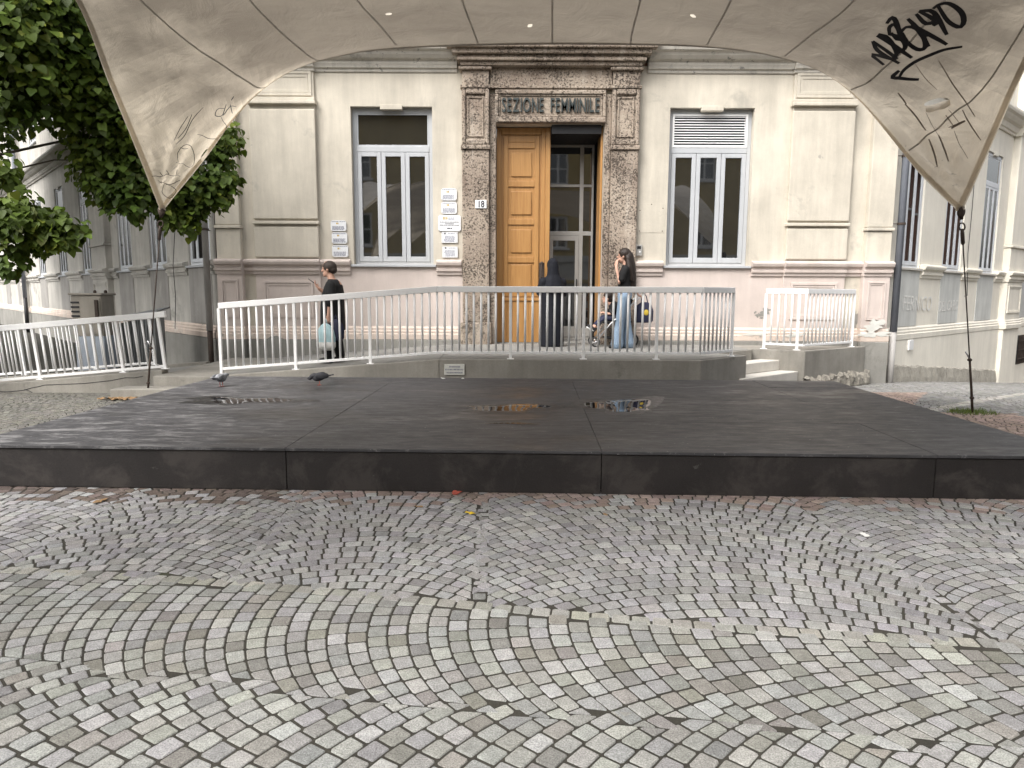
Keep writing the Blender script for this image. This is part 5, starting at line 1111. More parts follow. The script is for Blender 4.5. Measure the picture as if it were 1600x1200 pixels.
# ---------------------------------------------------------------- linden tree
LV = np.array([(0, 0, 0), (-.42, .02, .07), (-.52, .36, .10), (-.30, .74, .04), (0, 1.05, -.10), (.30, .74, .04), (.52, .36, .10), (.42, .02, .07), (0, .45, -.02)])
LF = [(0, 8, 2, 1), (8, 4, 3, 2), (0, 7, 6, 8), (8, 6, 5, 4)]
nr = np.random.RandomState(4)
def linden(base, clumps, label, seed, dens=lambda x: 1.0, big=1.0):
    rt_ = random.Random(seed); TB = Vector(base); tree = empty('linden_tree', base); tag(tree, label, 'tree', 'linden trees')
    mb = MB(); mb.tube([(0, 0, -.1), (.02, 0, .5), (.08, .03, 1.4), (.05, 0, 2.6), (.15, -.05, 3.8), (.1, 0, 5.2), (.2, 0, 6.6)], [.27, .21, .18, .165, .14, .10, .04], 12); mb.build('trunk', 'bark', tree, smooth=True)
    for k, (x, y, z, r) in enumerate(clumps):
        if k % 9 or k > 40: continue
        e = Vector((x, y, z)) - TB; z0 = max(2.1, min(5.4, z - .9 + rt_.uniform(-.3, .3))); s_ = Vector((.08, 0, z0))
        mid = s_.lerp(e, .5) + Vector((rt_.uniform(-.2, .2), rt_.uniform(-.2, .2), .25)); q = s_.lerp(e, .78) + Vector((0, 0, .18))
        mb = MB(); mb.tube([s_, mid, q, e], [.024, .017, .010, .004], 7); mb.build('branch', 'bark', tree, smooth=True)
    V, Fc, T = [], [], []
    for (x, y, z, r) in clumps:
        n = int(440 * (r / .5) ** 2.1 * dens(x)) + 25
        for _ in range(n):
            d = nr.normal(size=3); d /= np.linalg.norm(d); rad = r * (nr.uniform(.2, 1.0) ** .6) * (1 + .18 * math.sin(5 * d[0] + 7 * d[2] + x * 9))
            c = np.array((x, y, z)) + d * rad * np.array((1.05, 1.0, .82))
            c[2] += .06 * math.sin(c[0] * 14 + c[1] * 9)
            tip = np.array((d[0] * .7, d[1] * .7, -.75)) + nr.normal(size=3) * .32; tip /= np.linalg.norm(tip)
            nrm = np.array((d[0], d[1] - .2, d[2] * .6 + .65)) + nr.normal(size=3) * .28; nrm -= tip * nrm.dot(tip); nrm /= (np.linalg.norm(nrm) + 1e-6)
            sd = np.cross(tip, nrm); L = nr.uniform(.07, .12) * big
            P = c + (LV[:, :1] * sd + LV[:, 1:2] * tip + LV[:, 2:] * nrm) * L
            b = len(V); V += [tuple(p - np.array(TB)) for p in P]; Fc += [tuple(b + i for i in f) for f in LF]
            t = nr.uniform(.5, 1.55); yl = 1.4 if nr.rand() < .12 else 1.0
            T += [(t * yl, t * (1 + .15 * (yl > 1)), t * .9, 1)] * 9
    m = MB(); m.v = V; m.f = Fc; m.build('crown', 'leaf', tree, smooth=True, tint=T)
CL = [(-6.19, 9.2, 4.73, .75), (-5.89, 9.6, 4.79, .75), (-6.21, 9.4, 4.26, .7), (-5.7, 9.8, 4.5, .7), (-6.45, 9.3, 3.85, .4), (-6.04, 9.8, 3.93, .48), (-5.59, 10, 4.11, .6), (-5.31, 10.1, 3.84, .5), (-5.7, 10.2, 3.6, .5), (-5.85, 10.2, 3.3, .42), (-5.4, 10.3, 3.45, .45), (-5.33, 10.3, 3.1, .42), (-5.7, 10.2, 2.91, .36), (-5.39, 10.2, 2.78, .36), (-5.13, 10.4, 2.85, .4), (-4.93, 10.5, 3.04, .4), (-4.6, 10.6, 3.06, .35), (-4.31, 10.7, 3.12, .30), (-4.23, 10.8, 3.70, .26), (-4.43, 10.8, 3.55, .35), (-4.52, 10.6, 2.83, .28), (-4.72, 10.6, 2.65, .26), (-4.96, 10.5, 2.59, .28), (-4.78, 10.5, 2.41, .18), (-4.28, 10.7, 2.94, .2), (-6.38, 9.0, 2.94, .25), (-6.29, 9, 2.46, .40), (-6.0, 9.1, 2.35, .3), (-5.79, 9.2, 2.33, .24), (-5.59, 9.2, 2.26, .16), (-6.2, 9, 2.15, .3), (-5.94, 9.1, 2.14, .22), (-5.75, 9.1, 2.04, .14), (-6.34, 9, 1.83, .22), (-6.84, 9.2, 4.58, .9), (-7.2, 9, 3.3, .5), (-6.85, 9, 2.36, .4), (-5.45, 10.2, 5.25, .6), (-5.12, 10.5, 4.5, .5), (-6.07, 9.6, 5.64, .9), (-5.47, 10, 5.74, .8), (-6.74, 9.2, 5.61, 1.0), (-7.6, 9.5, 5.0, 1.1), (-8.6, 9.2, 4.6, 1.1), (-9.3, 9.8, 5.2, 1.2), (-8.2, 10.4, 6.2, 1.3), (-7.3, 8.9, 6.4, 1.1), (-9.2, 9.0, 6.5, 1.2), (-7.9, 9.7, 7.4, 1.1)]
linden((-8.3, 9.7, gz(-8, 9.7)), CL, 'dark green linden tree hanging down beside the canopy corner', 21, lambda x: .5 if x < -6.7 else 1.0)
r2 = random.Random(77)
for (tx, ty, hh, rr3, lab) in ((-11.4, 11.9, 10.4, 2.7, 'linden tree added to shade the left wing, nearest of three'), (-14.2, 15.7, 10.0, 2.7, 'linden tree added to shade the left wing, middle of three'), (-16.8, 19.6, 9.8, 3.0, 'linden tree added to shade the left wing, farthest of three')):  # added trees, crowns placed to keep the sun off the left wing
    C2 = []
    for k in range(30):
        a = r2.uniform(0, 6.28); q = math.sqrt(r2.random()) * rr3; C2.append((tx + q * math.cos(a), ty + q * math.sin(a), r2.uniform(5.0, hh), r2.uniform(.8, 1.25)))
    linden((tx, ty, gz(tx, ty)), C2, lab, 5, lambda x: .22, 1.8)
# grass around the anchor of the right-hand rope
V, Fc, T = [], [], []
for _ in range(420):
    a = nr.uniform(0, 6.28); rr2 = .24 * math.sqrt(nr.rand()); x = 5.80 + rr2 * math.cos(a) * 1.25; y = 8.74 + rr2 * math.sin(a) * .8; h = nr.uniform(.02, .075); w2 = .005
    dx, dy = nr.normal() * .025, nr.normal() * .025; b = len(V)
    V += [(x - w2, y, -.02), (x + w2, y, -.02), (x + dx, y + dy, h)]; Fc.append((b, b + 1, b + 2)); T += [(nr.uniform(.6, 1.3),) * 3 + (1,)] * 3
m = MB(); m.v = V; m.f = Fc; tag(m.build('grass_tuft', 'grass', tint=T), 'green grass tuft round the foot of the guy rope', 'grass', kind='stuff')

# ---------------------------------------------------------------- house behind the viewer, mirrored in the window panes
def house(name, loc, HF, half, label, mw, top):
    hb = empty(name, loc); tag(hb, label, 'house')
    hw = [(a, a + 1.1, b, b + 1.7) for a in np.arange(-half + 4, half - 5, 3.4) for b in (3.9, 7.3) if b + 2 < top]
    mb = MB(); wall(mb, HF, -half, half, 3.3, top, hw); mb.build('wall', mw, hb)
    mb = MB(); wall(mb, HF, -half, half, -2, 3.3, []); mb.build('ground_floor_wall', 'offwhite', hb)
    for z0, z1 in ((1.0, 1.25), (2.0, 2.2), (3.15, 3.5)): mb = MB(); fbox(mb, HF, -half, half, 0, .1, z0, z1); mb.build('string_course', mw if z0 > 1.5 and z0 < 3 else 'offwhite', hb)
    for a, b, c, d in hw:
        mb = MB()
        for q in ((a, a + .1, c, d), (b - .1, b, c, d), (a + .1, b - .1, d - .1, d), (a + .1, b - .1, c, c + .1), ((a + b) / 2 - .05, (a + b) / 2 + .05, c + .1, d - .1)): fbox(mb, HF, q[0], q[1], -.15, -.08, q[2], q[3])
        fbox(mb, HF, a + .1, (a + b) / 2 - .05, -.15, -.09, (c + d) / 2 - .03, (c + d) / 2 + .03); fbox(mb, HF, (a + b) / 2 + .05, b - .1, -.15, -.09, (c + d) / 2 - .03, (c + d) / 2 + .03)
        fbox(mb, HF, a - .12, b + .12, -.02, .09, c - .1, c); wd = mb.build('window', 'white', hb)
        mb = MB(); fquad(mb, HF, [(a, -.16, c), (b, -.16, c), (b, -.16, d), (a, -.16, d)]); mb.build('pane', 'glass', wd)
    mb = MB(); fbox(mb, HF, -half - .4, half + .4, -9, .5, top, top + .3); mb.build('roof', 'tile', hb)
house('yellow_house', (2, -11, 0), Fr(0, 0, -1, 0, 0, 1), 22, 'yellow house across the square mirrored in the window panes', 'yellowwall', 10.5)
house('brick_house', (33, 23, -1), Fr(0, 0, math.sin(RA), math.cos(RA), -math.cos(RA), math.sin(RA)), 18, 'red brown house across the side street mirrored in the wing windows', 'brickwall', 9.6)
# ---------------------------------------------------------------- people (local: facing +x, +y is their left side, feet at z = 0)
def head(mb, c, s=1.0, tilt=0):
    """skull, jaw, nose, ears of a head centred on c, facing +x"""
    c = Vector(c); q = lambda x, y, z: c + Matrix.Rotation(tilt, 3, 'Y') @ Vector((x * s, y * s, z * s))
    mb.ell(q(-.008, 0, .02), (.096 * s, .076 * s, .108 * s), 16, 12); mb.ell(q(.022, 0, -.055), (.062 * s, .056 * s, .066 * s), 14, 10)
    mb.ell(q(.075, 0, -.095), (.02 * s, .022 * s, .016 * s), 8, 6); mb.capsule([q(.082, 0, .015), q(.104, 0, -.022)], [.010 * s, .015 * s], 8)
    mb.ell(q(.085, 0, -.062), (.012 * s, .024 * s, .010 * s), 8, 6)
    for y in (-1, 1): mb.ell(q(-.005, y * .078, -.01), (.020 * s, .010 * s, .032 * s), 8, 6); mb.ell(q(.072, y * .03, .022), (.016 * s, .018 * s, .012 * s), 8, 6)
def eyes(parent, c, s=1.0):
    mb = MB()
    for y in (-1, 1): mb.ell((c[0] + .086 * s, c[1] + y * .031 * s, c[2] + .014 * s), (.006 * s, .012 * s, .006 * s), 8, 6)
    mb.build('eyes', 'black', parent, smooth=True)
def hand(mb, w_, d, palm_n, s=1.0, curl=.5):
    """palm and five bent fingers; w_ wrist, d direction of the fingers, palm_n out of the palm"""
    w_, d, n = Vector(w_), Vector(d).normalized(), Vector(palm_n); n = (n - d * n.dot(d)).normalized(); sd = d.cross(n)
    mb.capsule([w_ + sd * .018 * s, w_ + d * .07 * s + sd * .022 * s], [.018 * s, .018 * s], 8); mb.capsule([w_ - sd * .018 * s, w_ + d * .07 * s - sd * .024 * s], [.018 * s, .017 * s], 8); mb.capsule([w_, w_ + d * .08 * s], [.021 * s, .019 * s], 8)
    for k, L in enumerate((.066, .076, .070, .055)):
        b = w_ + d * .082 * s + sd * (.030 - k * .020) * s; p = b; dirs = d; P = [p]
        for j in range(3):
            dirs = (dirs * math.cos(curl * .8) + n * math.sin(curl * .8)).normalized() if j else (d * math.cos(curl * .5) + n * math.sin(curl * .5)).normalized(); p = p + dirs * L * s * (.45, .32, .23)[j]; P.append(p)
        mb.capsule(P, [.0095 * s, .009 * s, .0085 * s, .0075 * s], 8)
    b = w_ + d * .025 * s + sd * .030 * s; mb.capsule([b, b + (d * .7 + sd * .7) * .03 * s, b + (d * .9 + sd * .45 + n * .5) * .058 * s], [.013 * s, .011 * s, .009 * s], 8)

# --- man in black looking at a phone, carrying bags
mx, my = -2.75, 10.82; mz = .27 + (mx + 4.25) / 3.2 * .25 + .007
man = empty('person', (mx, my, mz), math.pi); tag(man, 'person in black tunic looking at a phone and carrying bags on the ramp', 'person')
mb = MB(); head(mb, (.045, 0, 1.425), .98, .12)
mb.capsule([(-.02, 0, 1.22), (.02, 0, 1.34)], [.062, .052], 12)
mb.capsule([(-.03, -.10, 1.18), (-.03, .10, 1.18)], [.08, .08]); mb.capsule([(-.03, 0, 1.15), (0, 0, .80)], [.135, .15]); mb.capsule([(0, -.07, .80), (0, .07, .80)], [.11, .11])
mb.capsule([(-.03, .19, 1.18), (-.04, .235, .94), (0, .235, .72)], [.055, .046, .030]); hand(mb, (0, .235, .72), (.12, 0, -1), (0, -1, 0), 1.0, .9)
mb.capsule([(-.03, -.19, 1.18), (.06, -.22, .98), (.22, -.10, 1.13)], [.055, .044, .030]); hand(mb, (.22, -.10, 1.13), (.55, .2, .75), (-.6, .1, .6), .95, .5)
for y, x in ((.085, .07), (-.085, -.06)): mb.capsule([(0, y, .80), (x * .5, y, .43), (x - .02, y, .08)], [.095, .062, .042]); mb.capsule([(x - .04, y, .05), (x + .11, y, .03)], [.04, .03])
remesh(mb.build('body', 'skin', man), .009)
eyes(man, (.045, 0, 1.43), .98)
mb = MB(); mb.ell((.022, 0, 1.455), (.108, .090, .098), 16, 12); mb.ell((-.028, 0, 1.415), (.060, .078, .062), 14, 10)
h_ = remesh(mb.build('hair', 'hair_grey', man), .008, 2)
mb = MB(); mb.rings([(0, 0, .50, .185, .235, .03), (.0, 0, .62, .185, .235, .03), (.0, 0, .80, .18, .225, .02), (-.005, 0, .95, .175, .215, .015), (-.02, 0, 1.08, .158, .212, .01), (-.03, 0, 1.18, .128, .205), (-.03, 0, 1.245, .09, .15), (-.015, 0, 1.275, .068, .075)], 28)
mb.capsule([(-.03, .19, 1.18), (-.035, .225, 1.06), (-.035, .24, .93)], [.080, .078, .080], 12); mb.capsule([(-.03, -.19, 1.18), (.02, -.22, 1.06), (.07, -.215, .98)], [.080, .078, .075], 12)
remesh(mb.build('tunic', 'cloth_black', man), .011)
mb = MB()
for y, x in ((.088, .07), (-.088, -.06)): mb.capsule([(0, y, .78), (x * .5, y, .42), (x - .02, y, .10)], [.112, .088, .072], 12)
remesh(mb.build('trousers', 'cloth_black', man), .011)
for y, x in ((.085, .07), (-.085, -.06)):
    mb = MB(); mb.capsule([(x - .05, y, .045), (x + .04, y, .045), (x + .14, y, .035)], [.046, .048, .034], 12); remesh(mb.build('shoe', 'rubber', man), .008, 2)
ph = empty('phone', (mx - .315, my + .085, mz + 1.235)); tag(ph, 'dark smartphone held up by the person in black', 'phone')
mb = MB(); mb.box(-.004, .004, -.037, .037, -.078, .078); q = mb.build('case', 'black', ph, bevel=.004); ph.rotation_euler = (0, R(-52), R(8))
def bag(name, label, c, w_, d_, h, m, band=None):
    b = empty(name, c); tag(b, label, 'bag')
    mb = MB(); mb.rings([(0, 0, 0, w_ * .38, d_ * .7, .05), (0, 0, h * .12, w_ * .5, d_, .06), (0, 0, h * .45, w_ * .5, d_ * 1.1, .07), (0, 0, h * .75, w_ * .42, d_ * .8, .08), (0, 0, h * .92, w_ * .25, d_ * .5, .08), (0, 0, h, w_ * .1, d_ * .3, .05)], 26); mb.build('pouch', m, b, smooth=True)
    mb = MB()
    for y in (-.012, .012): mb.tube([(-w_ * .12, y, h * .9), (-w_ * .05, y * .5, h * 1.12), (0, 0, h * 1.2), (w_ * .05, y * .5, h * 1.12), (w_ * .12, y, h * .9)], .006, 6)
    mb.build('handles', m, b, smooth=True)
    if band:
        mb = MB(); mb.rings([(0, 0, -.004, w_ * .385, d_ * .72, .05), (0, 0, h * .12, w_ * .512, d_ * 1.03, .06), (0, 0, h * .30, w_ * .516, d_ * 1.1, .065)], 26, True); mb.build('lower_panel', band, b, smooth=True)
bag('shopping_bag', 'pale blue and white carrier bag in the hand of the person in black', (mx - .035, my - .30, mz + .22), .27, .06, .40, 'bag_blue', 'bag_white')
bag('tote_bag', 'dark navy bag hanging behind the pale blue carrier bag', (mx + .10, my - .23, mz + .36), .24, .05, .32, 'bag_navy')

# --- person in a long navy robe and head veil, facing the door
ab = empty('person', (.71, 12.56, LZ + .006), R(112)); tag(ab, 'person in a long dark navy robe and head veil facing the oak door', 'person')
mb = MB(); head(mb, (.03, 0, 1.42), .95); mb.capsule([(-.02, 0, 1.2), (.01, 0, 1.33)], [.05, .045]); mb.capsule([(0, 0, 1.15), (0, 0, .1)], [.12, .1]); mb.capsule([(0, .16, 1.15), (.02, .2, .92), (.2, .12, 1.0)], [.05, .04, .03]); mb.capsule([(0, -.16, 1.15), (.02, -.2, .92), (.2, -.08, 1.0)], [.05, .04, .03])
hand(mb, (.2, .12, 1.0), (.8, -.3, .2), (0, -1, -.3), .9, .5); hand(mb, (.2, -.08, 1.0), (.8, .3, .2), (0, 1, -.3), .9, .5)
remesh(mb.build('body', 'skin', ab), .011)
mb = MB(); mb.rings([(0, 0, .006, .17, .215, .045), (0, 0, .10, .175, .215, .045), (0, 0, .45, .165, .20, .045), (0, 0, .80, .165, .205, .03), (.02, 0, 1.0, .18, .215, .02), (.01, 0, 1.12, .15, .205, .01), (0, 0, 1.21, .11, .165), (0, 0, 1.27, .06, .08)], 42)
mb.capsule([(0, .18, 1.14), (.03, .22, .95), (.2, .12, .99)], [.085, .085, .07]); mb.capsule([(0, -.18, 1.14), (.03, -.22, .95), (.2, -.1, .99)], [.085, .085, .07])
remesh(mb.build('robe', 'cloth_navy', ab), .012, 3)
mb = MB(); mb.ell((.01, 0, 1.435), (.112, .098, .128), 18, 12); mb.rings([(-.01, 0, .93, .165, .195, .05), (-.02, 0, 1.05, .165, .205, .04), (-.02, 0, 1.17, .135, .175, .03), (-.02, 0, 1.26, .10, .115, .02), (-.01, 0, 1.36, .10, .098), (.0, 0, 1.43, .105, .096)], 36)
remesh(mb.build('veil', 'cloth_navy', ab), .011, 4)

# --- woman with long dark hair, black T-shirt and flared jeans
wx, wy, wz = 1.93, 12.24, LZ + .006
wo_ = empty('person', (wx, wy, wz), R(170)); tag(wo_, 'person with long dark hair, black T-shirt and flared jeans beside the pushchair', 'person')
mb = MB(); head(mb, (.03, 0, 1.58), .98); mb.capsule([(-.02, 0, 1.38), (.005, 0, 1.5)], [.05, .045]); mb.capsule([(-.02, -.09, 1.34), (-.02, .09, 1.34)], [.065, .065]); mb.capsule([(-.01, 0, 1.30), (0, 0, 1.0)], [.115, .11]); mb.capsule([(-.01, -.06, .93), (-.01, .06, .93)], [.11, .11])
mb.capsule([(-.02, .165, 1.35), (.08, .19, 1.12), (.145, .09, 1.40)], [.046, .036, .026]); hand(mb, (.145, .09, 1.40), (-.05, -.2, 1), (-.5, -.6, 0), .92, .55)
mb.capsule([(-.02, -.165, 1.35), (-.10, -.20, 1.10), (-.22, -.20, .93)], [.046, .036, .026]); hand(mb, (-.22, -.20, .93), (-.8, 0, -.4), (0, 0, -1), .92, .8)
for y, x in ((.085, .09), (-.085, -.07)): mb.capsule([(0, y, .90), (x * .5, y, .48), (x - .02, y, .08)], [.09, .058, .04]); mb.capsule([(x - .04, y, .045), (x + .10, y, .03)], [.036, .028])
remesh(mb.build('body', 'skin', wo_), .009); eyes(wo_, (.03, 0, 1.58), .98)
mb = MB(); mb.rings([(-.0, 0, 1.02, .115, .165, .02), (0, 0, 1.12, .118, .165, .015), (-.01, 0, 1.25, .125, .175), (-.02, 0, 1.35, .10, .175), (-.02, 0, 1.41, .07, .11), (-.01, 0, 1.43, .055, .06)], 24)
mb.capsule([(-.02, .16, 1.355), (.02, .18, 1.27), (.045, .188, 1.19)], [.062, .060, .060]); mb.capsule([(-.02, -.16, 1.355), (-.05, -.18, 1.27), (-.07, -.19, 1.19)], [.062, .060, .060]); remesh(mb.build('t_shirt', 'cloth_black', wo_), .010)
mb = MB(); mb.rings([(-.01, 0, .86, .125, .165), (-.01, 0, .95, .125, .17), (0, 0, 1.05, .112, .155)], 20)
for y, x in ((.09, .10), (-.09, -.08)): mb.capsule([(0, y, .90), (x * .35, y, .66), (x * .6, y, .45), (x * .9, y, .22), (x, y, .07)], [.105, .088, .076, .094, .112], 14)
remesh(mb.build('jeans', 'denim', wo_), .010)
for y, x in ((.085, .09), (-.085, -.07)): mb = MB(); mb.capsule([(x - .04, y, .04), (x + .13, y, .032)], [.04, .032], 10); remesh(mb.build('shoe', 'rubber', wo_), .008, 2)
mb = MB(); mb.ell((.006, 0, 1.615), (.108, .092, .105), 16, 12); mb.ell((-.05, 0, 1.55), (.075, .092, .12), 14, 10)
mb.capsule([(-.06, 0, 1.58), (-.095, .01, 1.40), (-.125, .02, 1.20), (-.15, .03, 1.0)], [.085, .088, .078, .045], 12); mb.capsule([(-.05, .06, 1.55), (-.07, .09, 1.38), (-.12, .09, 1.18)], [.05, .055, .04], 10)
remesh(mb.build('hair', 'hair_dark', wo_), .009, 3)

# --- pushchair with a small child, a bag on the handle
pc = empty('pushchair', (1.90, 12.72, LZ + .006), math.pi); tag(pc, 'black and silver pushchair with a child behind the person in jeans', 'pushchair')
def wheel(x, y, r, wd):
    e = empty('wheel', (x, y, r), 0, pc); mb = MB(); ring = [(r * .86 * math.cos(a * math.pi / 12), 0, r * .86 * math.sin(a * math.pi / 12)) for a in range(25)]
    mb.tube(ring, r * .14, 8); mb.build('tyre', 'rubber', e, smooth=True)
    mb = MB()
    for k in range(5):
        a = 2 * math.pi * k / 5; mb.tube([(0, 0, 0), (r * .75 * math.cos(a), 0, r * .75 * math.sin(a))], r * .09, 6)
    mb.tube([(0, -.02, 0), (0, .02, 0)], r * .2, 10); mb.tube([(r * .72 * math.cos(a * math.pi / 12), 0, r * .72 * math.sin(a * math.pi / 12)) for a in range(25)], r * .06, 6); mb.build('rim', 'silver', e, smooth=True)
for y in (-.24, .24): wheel(-.22, y, .125, .04); wheel(.42, y, .085, .035)
for y in (-.22, .22):
    mb = MB(); mb.tube([(.42, y, .09), (.15, y, .42), (-.22, y, .76), (-.46, y, .98)], .014, 8); mb.build('frame_tube', 'silver', pc, smooth=True)
    mb = MB(); mb.tube([(-.22, y, .13), (.0, y, .42), (.18, y, .66)], .014, 8); mb.build('frame_tube', 'black', pc, smooth=True)
mb = MB(); mb.tube([(-.46, -.22, .98), (-.50, -.15, 1.0), (-.50, .15, 1.0), (-.46, .22, .98)], .017, 8); mb.build('handlebar', 'rubber', pc, smooth=True)
mb = MB(); mb.hexa([(-.06, -.19, .36), (.30, -.19, .42), (.30, .19, .42), (-.06, .19, .36), (-.06, -.19, .40), (.30, -.19, .46), (.30, .19, .46), (-.06, .19, .40)]); mb.build('seat', 'cloth_black', pc, bevel=.015)
mb = MB(); mb.hexa([(-.08, -.19, .38), (-.03, -.19, .40), (-.03, .19, .40), (-.08, .19, .38), (-.24, -.19, .84), (-.20, -.19, .86), (-.20, .19, .86), (-.24, .19, .84)]); mb.build('backrest', 'cloth_black', pc, bevel=.015)
mb = MB(); mb.box(-.2, .25, -.18, .18, .14, .17); mb.box(-.2, -.17, -.18, .18, .17, .28); mb.build('basket', 'cloth_black', pc, bevel=.01)
mb = MB(); mb.tube([(.30, -.17, .44), (.46, -.16, .24), (.46, .16, .24), (.30, .17, .44)], .012, 8); mb.build('footrest', 'black', pc, smooth=True)
ch = empty('person', (1.90, 12.72, LZ + .006), math.pi); tag(ch, 'small child seated in the pushchair with dark shoes', 'person')
mb = MB(); head(mb, (.20, 0, .86), .82); mb.capsule([(.06, 0, .68), (.16, 0, .78)], [.05, .042]); mb.capsule([(.0, 0, .54), (.08, 0, .70)], [.095, .085])
for y in (-1, 1):
    mb.capsule([(.08, y * .10, .70), (.16, y * .13, .58), (.27, y * .09, .60)], [.036, .03, .022]); hand(mb, (.27, y * .09, .60), (.9, 0, .1), (0, 0, -1), .62, .7)
    mb.capsule([(.02, y * .065, .51), (.27, y * .075, .50), (.43, y * .07, .34)], [.058, .045, .032]); mb.capsule([(.43, y * .07, .32), (.49, y * .07, .335)], [.03, .026])
remesh(mb.build('body', 'skin', ch), .009); eyes(ch, (.20, 0, .86), .82)
mb = MB(); mb.ell((.178, 0, .895), (.092, .078, .085), 14, 10); mb.ell((.15, 0, .85), (.06, .074, .075), 12, 9); remesh(mb.build('hair', 'hair_dark', ch), .008, 2)
mb = MB(); mb.capsule([(.0, 0, .53), (.075, 0, .71)], [.112, .10], 14)
for y in (-1, 1): mb.capsule([(.08, y * .10, .70), (.13, y * .125, .62)], [.05, .05])
remesh(mb.build('top', 'cloth_black', ch), .009)
mb = MB()
for y in (-1, 1): mb.capsule([(.02, y * .065, .51), (.27, y * .075, .50), (.38, y * .072, .395)], [.072, .058, .046])
remesh(mb.build('trousers', 'bag_navy', ch), .009)
for y in (-1, 1): mb = MB(); mb.capsule([(.425, y * .07, .315), (.52, y * .07, .36)], [.038, .030], 10); remesh(mb.build('shoe', 'black', ch), .007, 2); mb = MB(); mb.capsule([(.445, y * .07, .288), (.54, y * .07, .335)], [.020, .018], 8); mb.build('shoe_sole', 'white', ch, smooth=True)
bp = empty('small_backpack', (2.33, 12.5, LZ + .44)); tag(bp, 'navy child backpack with yellow print hanging on the pushchair handle', 'backpack')
mb = MB(); mb.rings([(0, 0, 0, .13, .06), (0, 0, .03, .16, .075), (0, 0, .20, .165, .08), (0, 0, .31, .13, .07), (0, 0, .36, .06, .04)], 22); mb.build('pouch', 'bag_navy', bp, smooth=True)
mb = MB(); mb.ell((.02, -.070, .18), (.05, .018, .055), 12, 8); mb.build('yellow_patch', 'yellow', bp, smooth=True)
mb = MB(); mb.tube([(-.06, 0, .34), (-.04, .05, .46), (0, .08, .52), (.04, .05, .46), (.06, 0, .34)], .010, 6); mb.build('strap', 'bag_navy', bp, smooth=True)

# ---------------------------------------------------------------- pigeons
def pigeon(loc, rz, m, label, bend):
    p = empty('pigeon', loc, rz); p.scale = (.86, .86, .86); tag(p, label, 'pigeon', 'pigeons on the stage')
    ro = Matrix.Rotation(R(bend), 3, 'Y')
    mb = MB(); mb.ell((0, 0, .125), (.105, .06, .062), 16, 10, Matrix.Rotation(R(bend * .5), 3, 'Y')); hz = .125 - math.sin(R(bend)) * .13 + .05
    mb.capsule([(.07, 0, .14), (.115, 0, (hz + .14) / 2 + .01), (.135, 0, hz)], [.042, .030, .025], 10); mb.ell((.145, 0, hz + .004), (.027, .022, .022), 10, 8); mb.capsule([(.165, 0, hz - .002), (.185, 0, hz - .008)], [.008, .003], 6)
    mb.tube([(-.06, 0, .13), (-.13, 0, .135 + .0 * bend), (-.20, 0, .15)], [.045, .036, .03], 8, True, .3)
    remesh(mb.build('body', m, p), .006, 3)
    for y in (-1, 1):
        mb = MB(); mb.ell((-.03, y * .055, .135), (.10, .014, .042), 14, 8); mb.build('wing', m if m == 'pigeon_dark' else 'pigeon', p, smooth=True)
        mb = MB(); mb.tube([(0, y * .022, .08), (.005, y * .022, .008)], .005, 6)
        for a in (-.5, 0, .5, math.pi): mb.tube([(.005, y * .022, .006), (.005 + .028 * math.cos(a), y * .022 + .028 * math.sin(a), .003)], .003, 5)
        mb.build('leg', 'redpaper', p)
pigeon((-3.55, 8.52, STAGE_H + .002), R(75), 'pigeon', 'pale grey pigeon seen from behind on the stage corner', 10)
pigeon((-2.39, 8.68, STAGE_H + .002), R(195), 'pigeon_dark', 'dark pigeon pecking at the stage with its tail raised', 35)

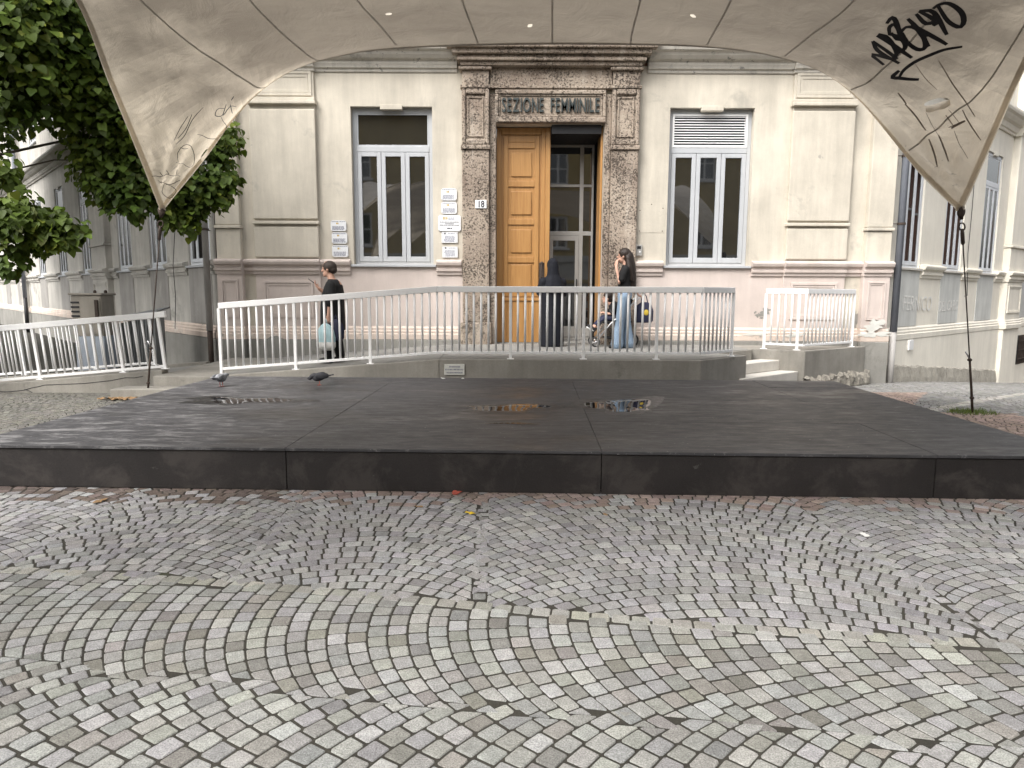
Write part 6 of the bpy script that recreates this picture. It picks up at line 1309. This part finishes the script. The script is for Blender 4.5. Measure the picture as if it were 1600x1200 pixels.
# ---------------------------------------------------------------- litter
def scrap(name, x, y, z, s, m, label, cat, seed):
    r = random.Random(seed); n = 11; mb = MB(); mb.v.append((0, 0, .012 * s * 10))
    for k in range(n):
        a = 2 * math.pi * k / n; q = s * (.75 + .35 * r.random()) * (1 + .25 * math.cos(2 * a)); mb.v.append((q * math.cos(a), q * .7 * math.sin(a), r.uniform(.0, .2) * s))
    for k in range(n): mb.f.append((0, 1 + k, 1 + (k + 1) % n))
    o = mb.build(name, m, smooth=False); o.location = (x, y, z + .006); o.rotation_euler.z = r.uniform(0, 6)
    so_ = o.modifiers.new('thick', 'SOLIDIFY'); so_.thickness = .002
    tag(o, label, cat)
scrap('fallen_leaf', -.277, 4.589, 0, .036, 'leafyellow', 'bright yellow fallen leaf on the setts before the stage', 'leaf', 1)
scrap('fallen_leaf', -.64, 4.73, 0, .026, 'leafbrown', 'pale brown fallen leaf near the bright yellow leaf', 'leaf', 2)
scrap('fallen_leaf', -2.908, 4.82, 0, .05, 'leafbrown', 'curled brown leaf in the dirt below the stage front', 'leaf', 3)
scrap('paper_scrap', -.405, 5.08, 0, .06, 'redpaper', 'faded red scrap at the foot of the stage front', 'litter', 4)
scrap('paper_scrap', 2.177, 4.19, 0, .035, 'paper', 'white paper scrap on the grey setts by the stage', 'litter', 5)
scrap('paper_scrap', .63, 4.57, 0, .022, 'leafbrown', 'tiny brown scrap on the setts near mid stage', 'litter', 6)
scrap('paper_scrap', -.93, 9.40, .325, .05, 'paper', 'white crumpled paper beside the marble sign at stage back', 'litter', 7)
scrap('paper_scrap', -.66, 9.38, .325, .04, 'paper', 'torn white paper below the marble sign at stage back', 'litter', 8)
V, Fc = [], []
rl = random.Random(31)
for k in range(46):
    x, y = -5.35 + rl.gauss(0, .16), 9.53 + rl.gauss(0, .05); a = rl.uniform(0, 6.28); s = rl.uniform(.02, .05); b = len(V)
    for j in range(6): q = a + j * math.pi / 3; V.append((x + s * math.cos(q), y + s * .7 * math.sin(q), .008 + rl.uniform(0, .03)))
    Fc.append(tuple(b + j for j in range(6)))
m = MB(); m.v = V; m.f = Fc; tag(m.build('dry_leaves', 'leafbrown'), 'drift of dry brown leaves at the foot of the step', 'leaves', kind='stuff')
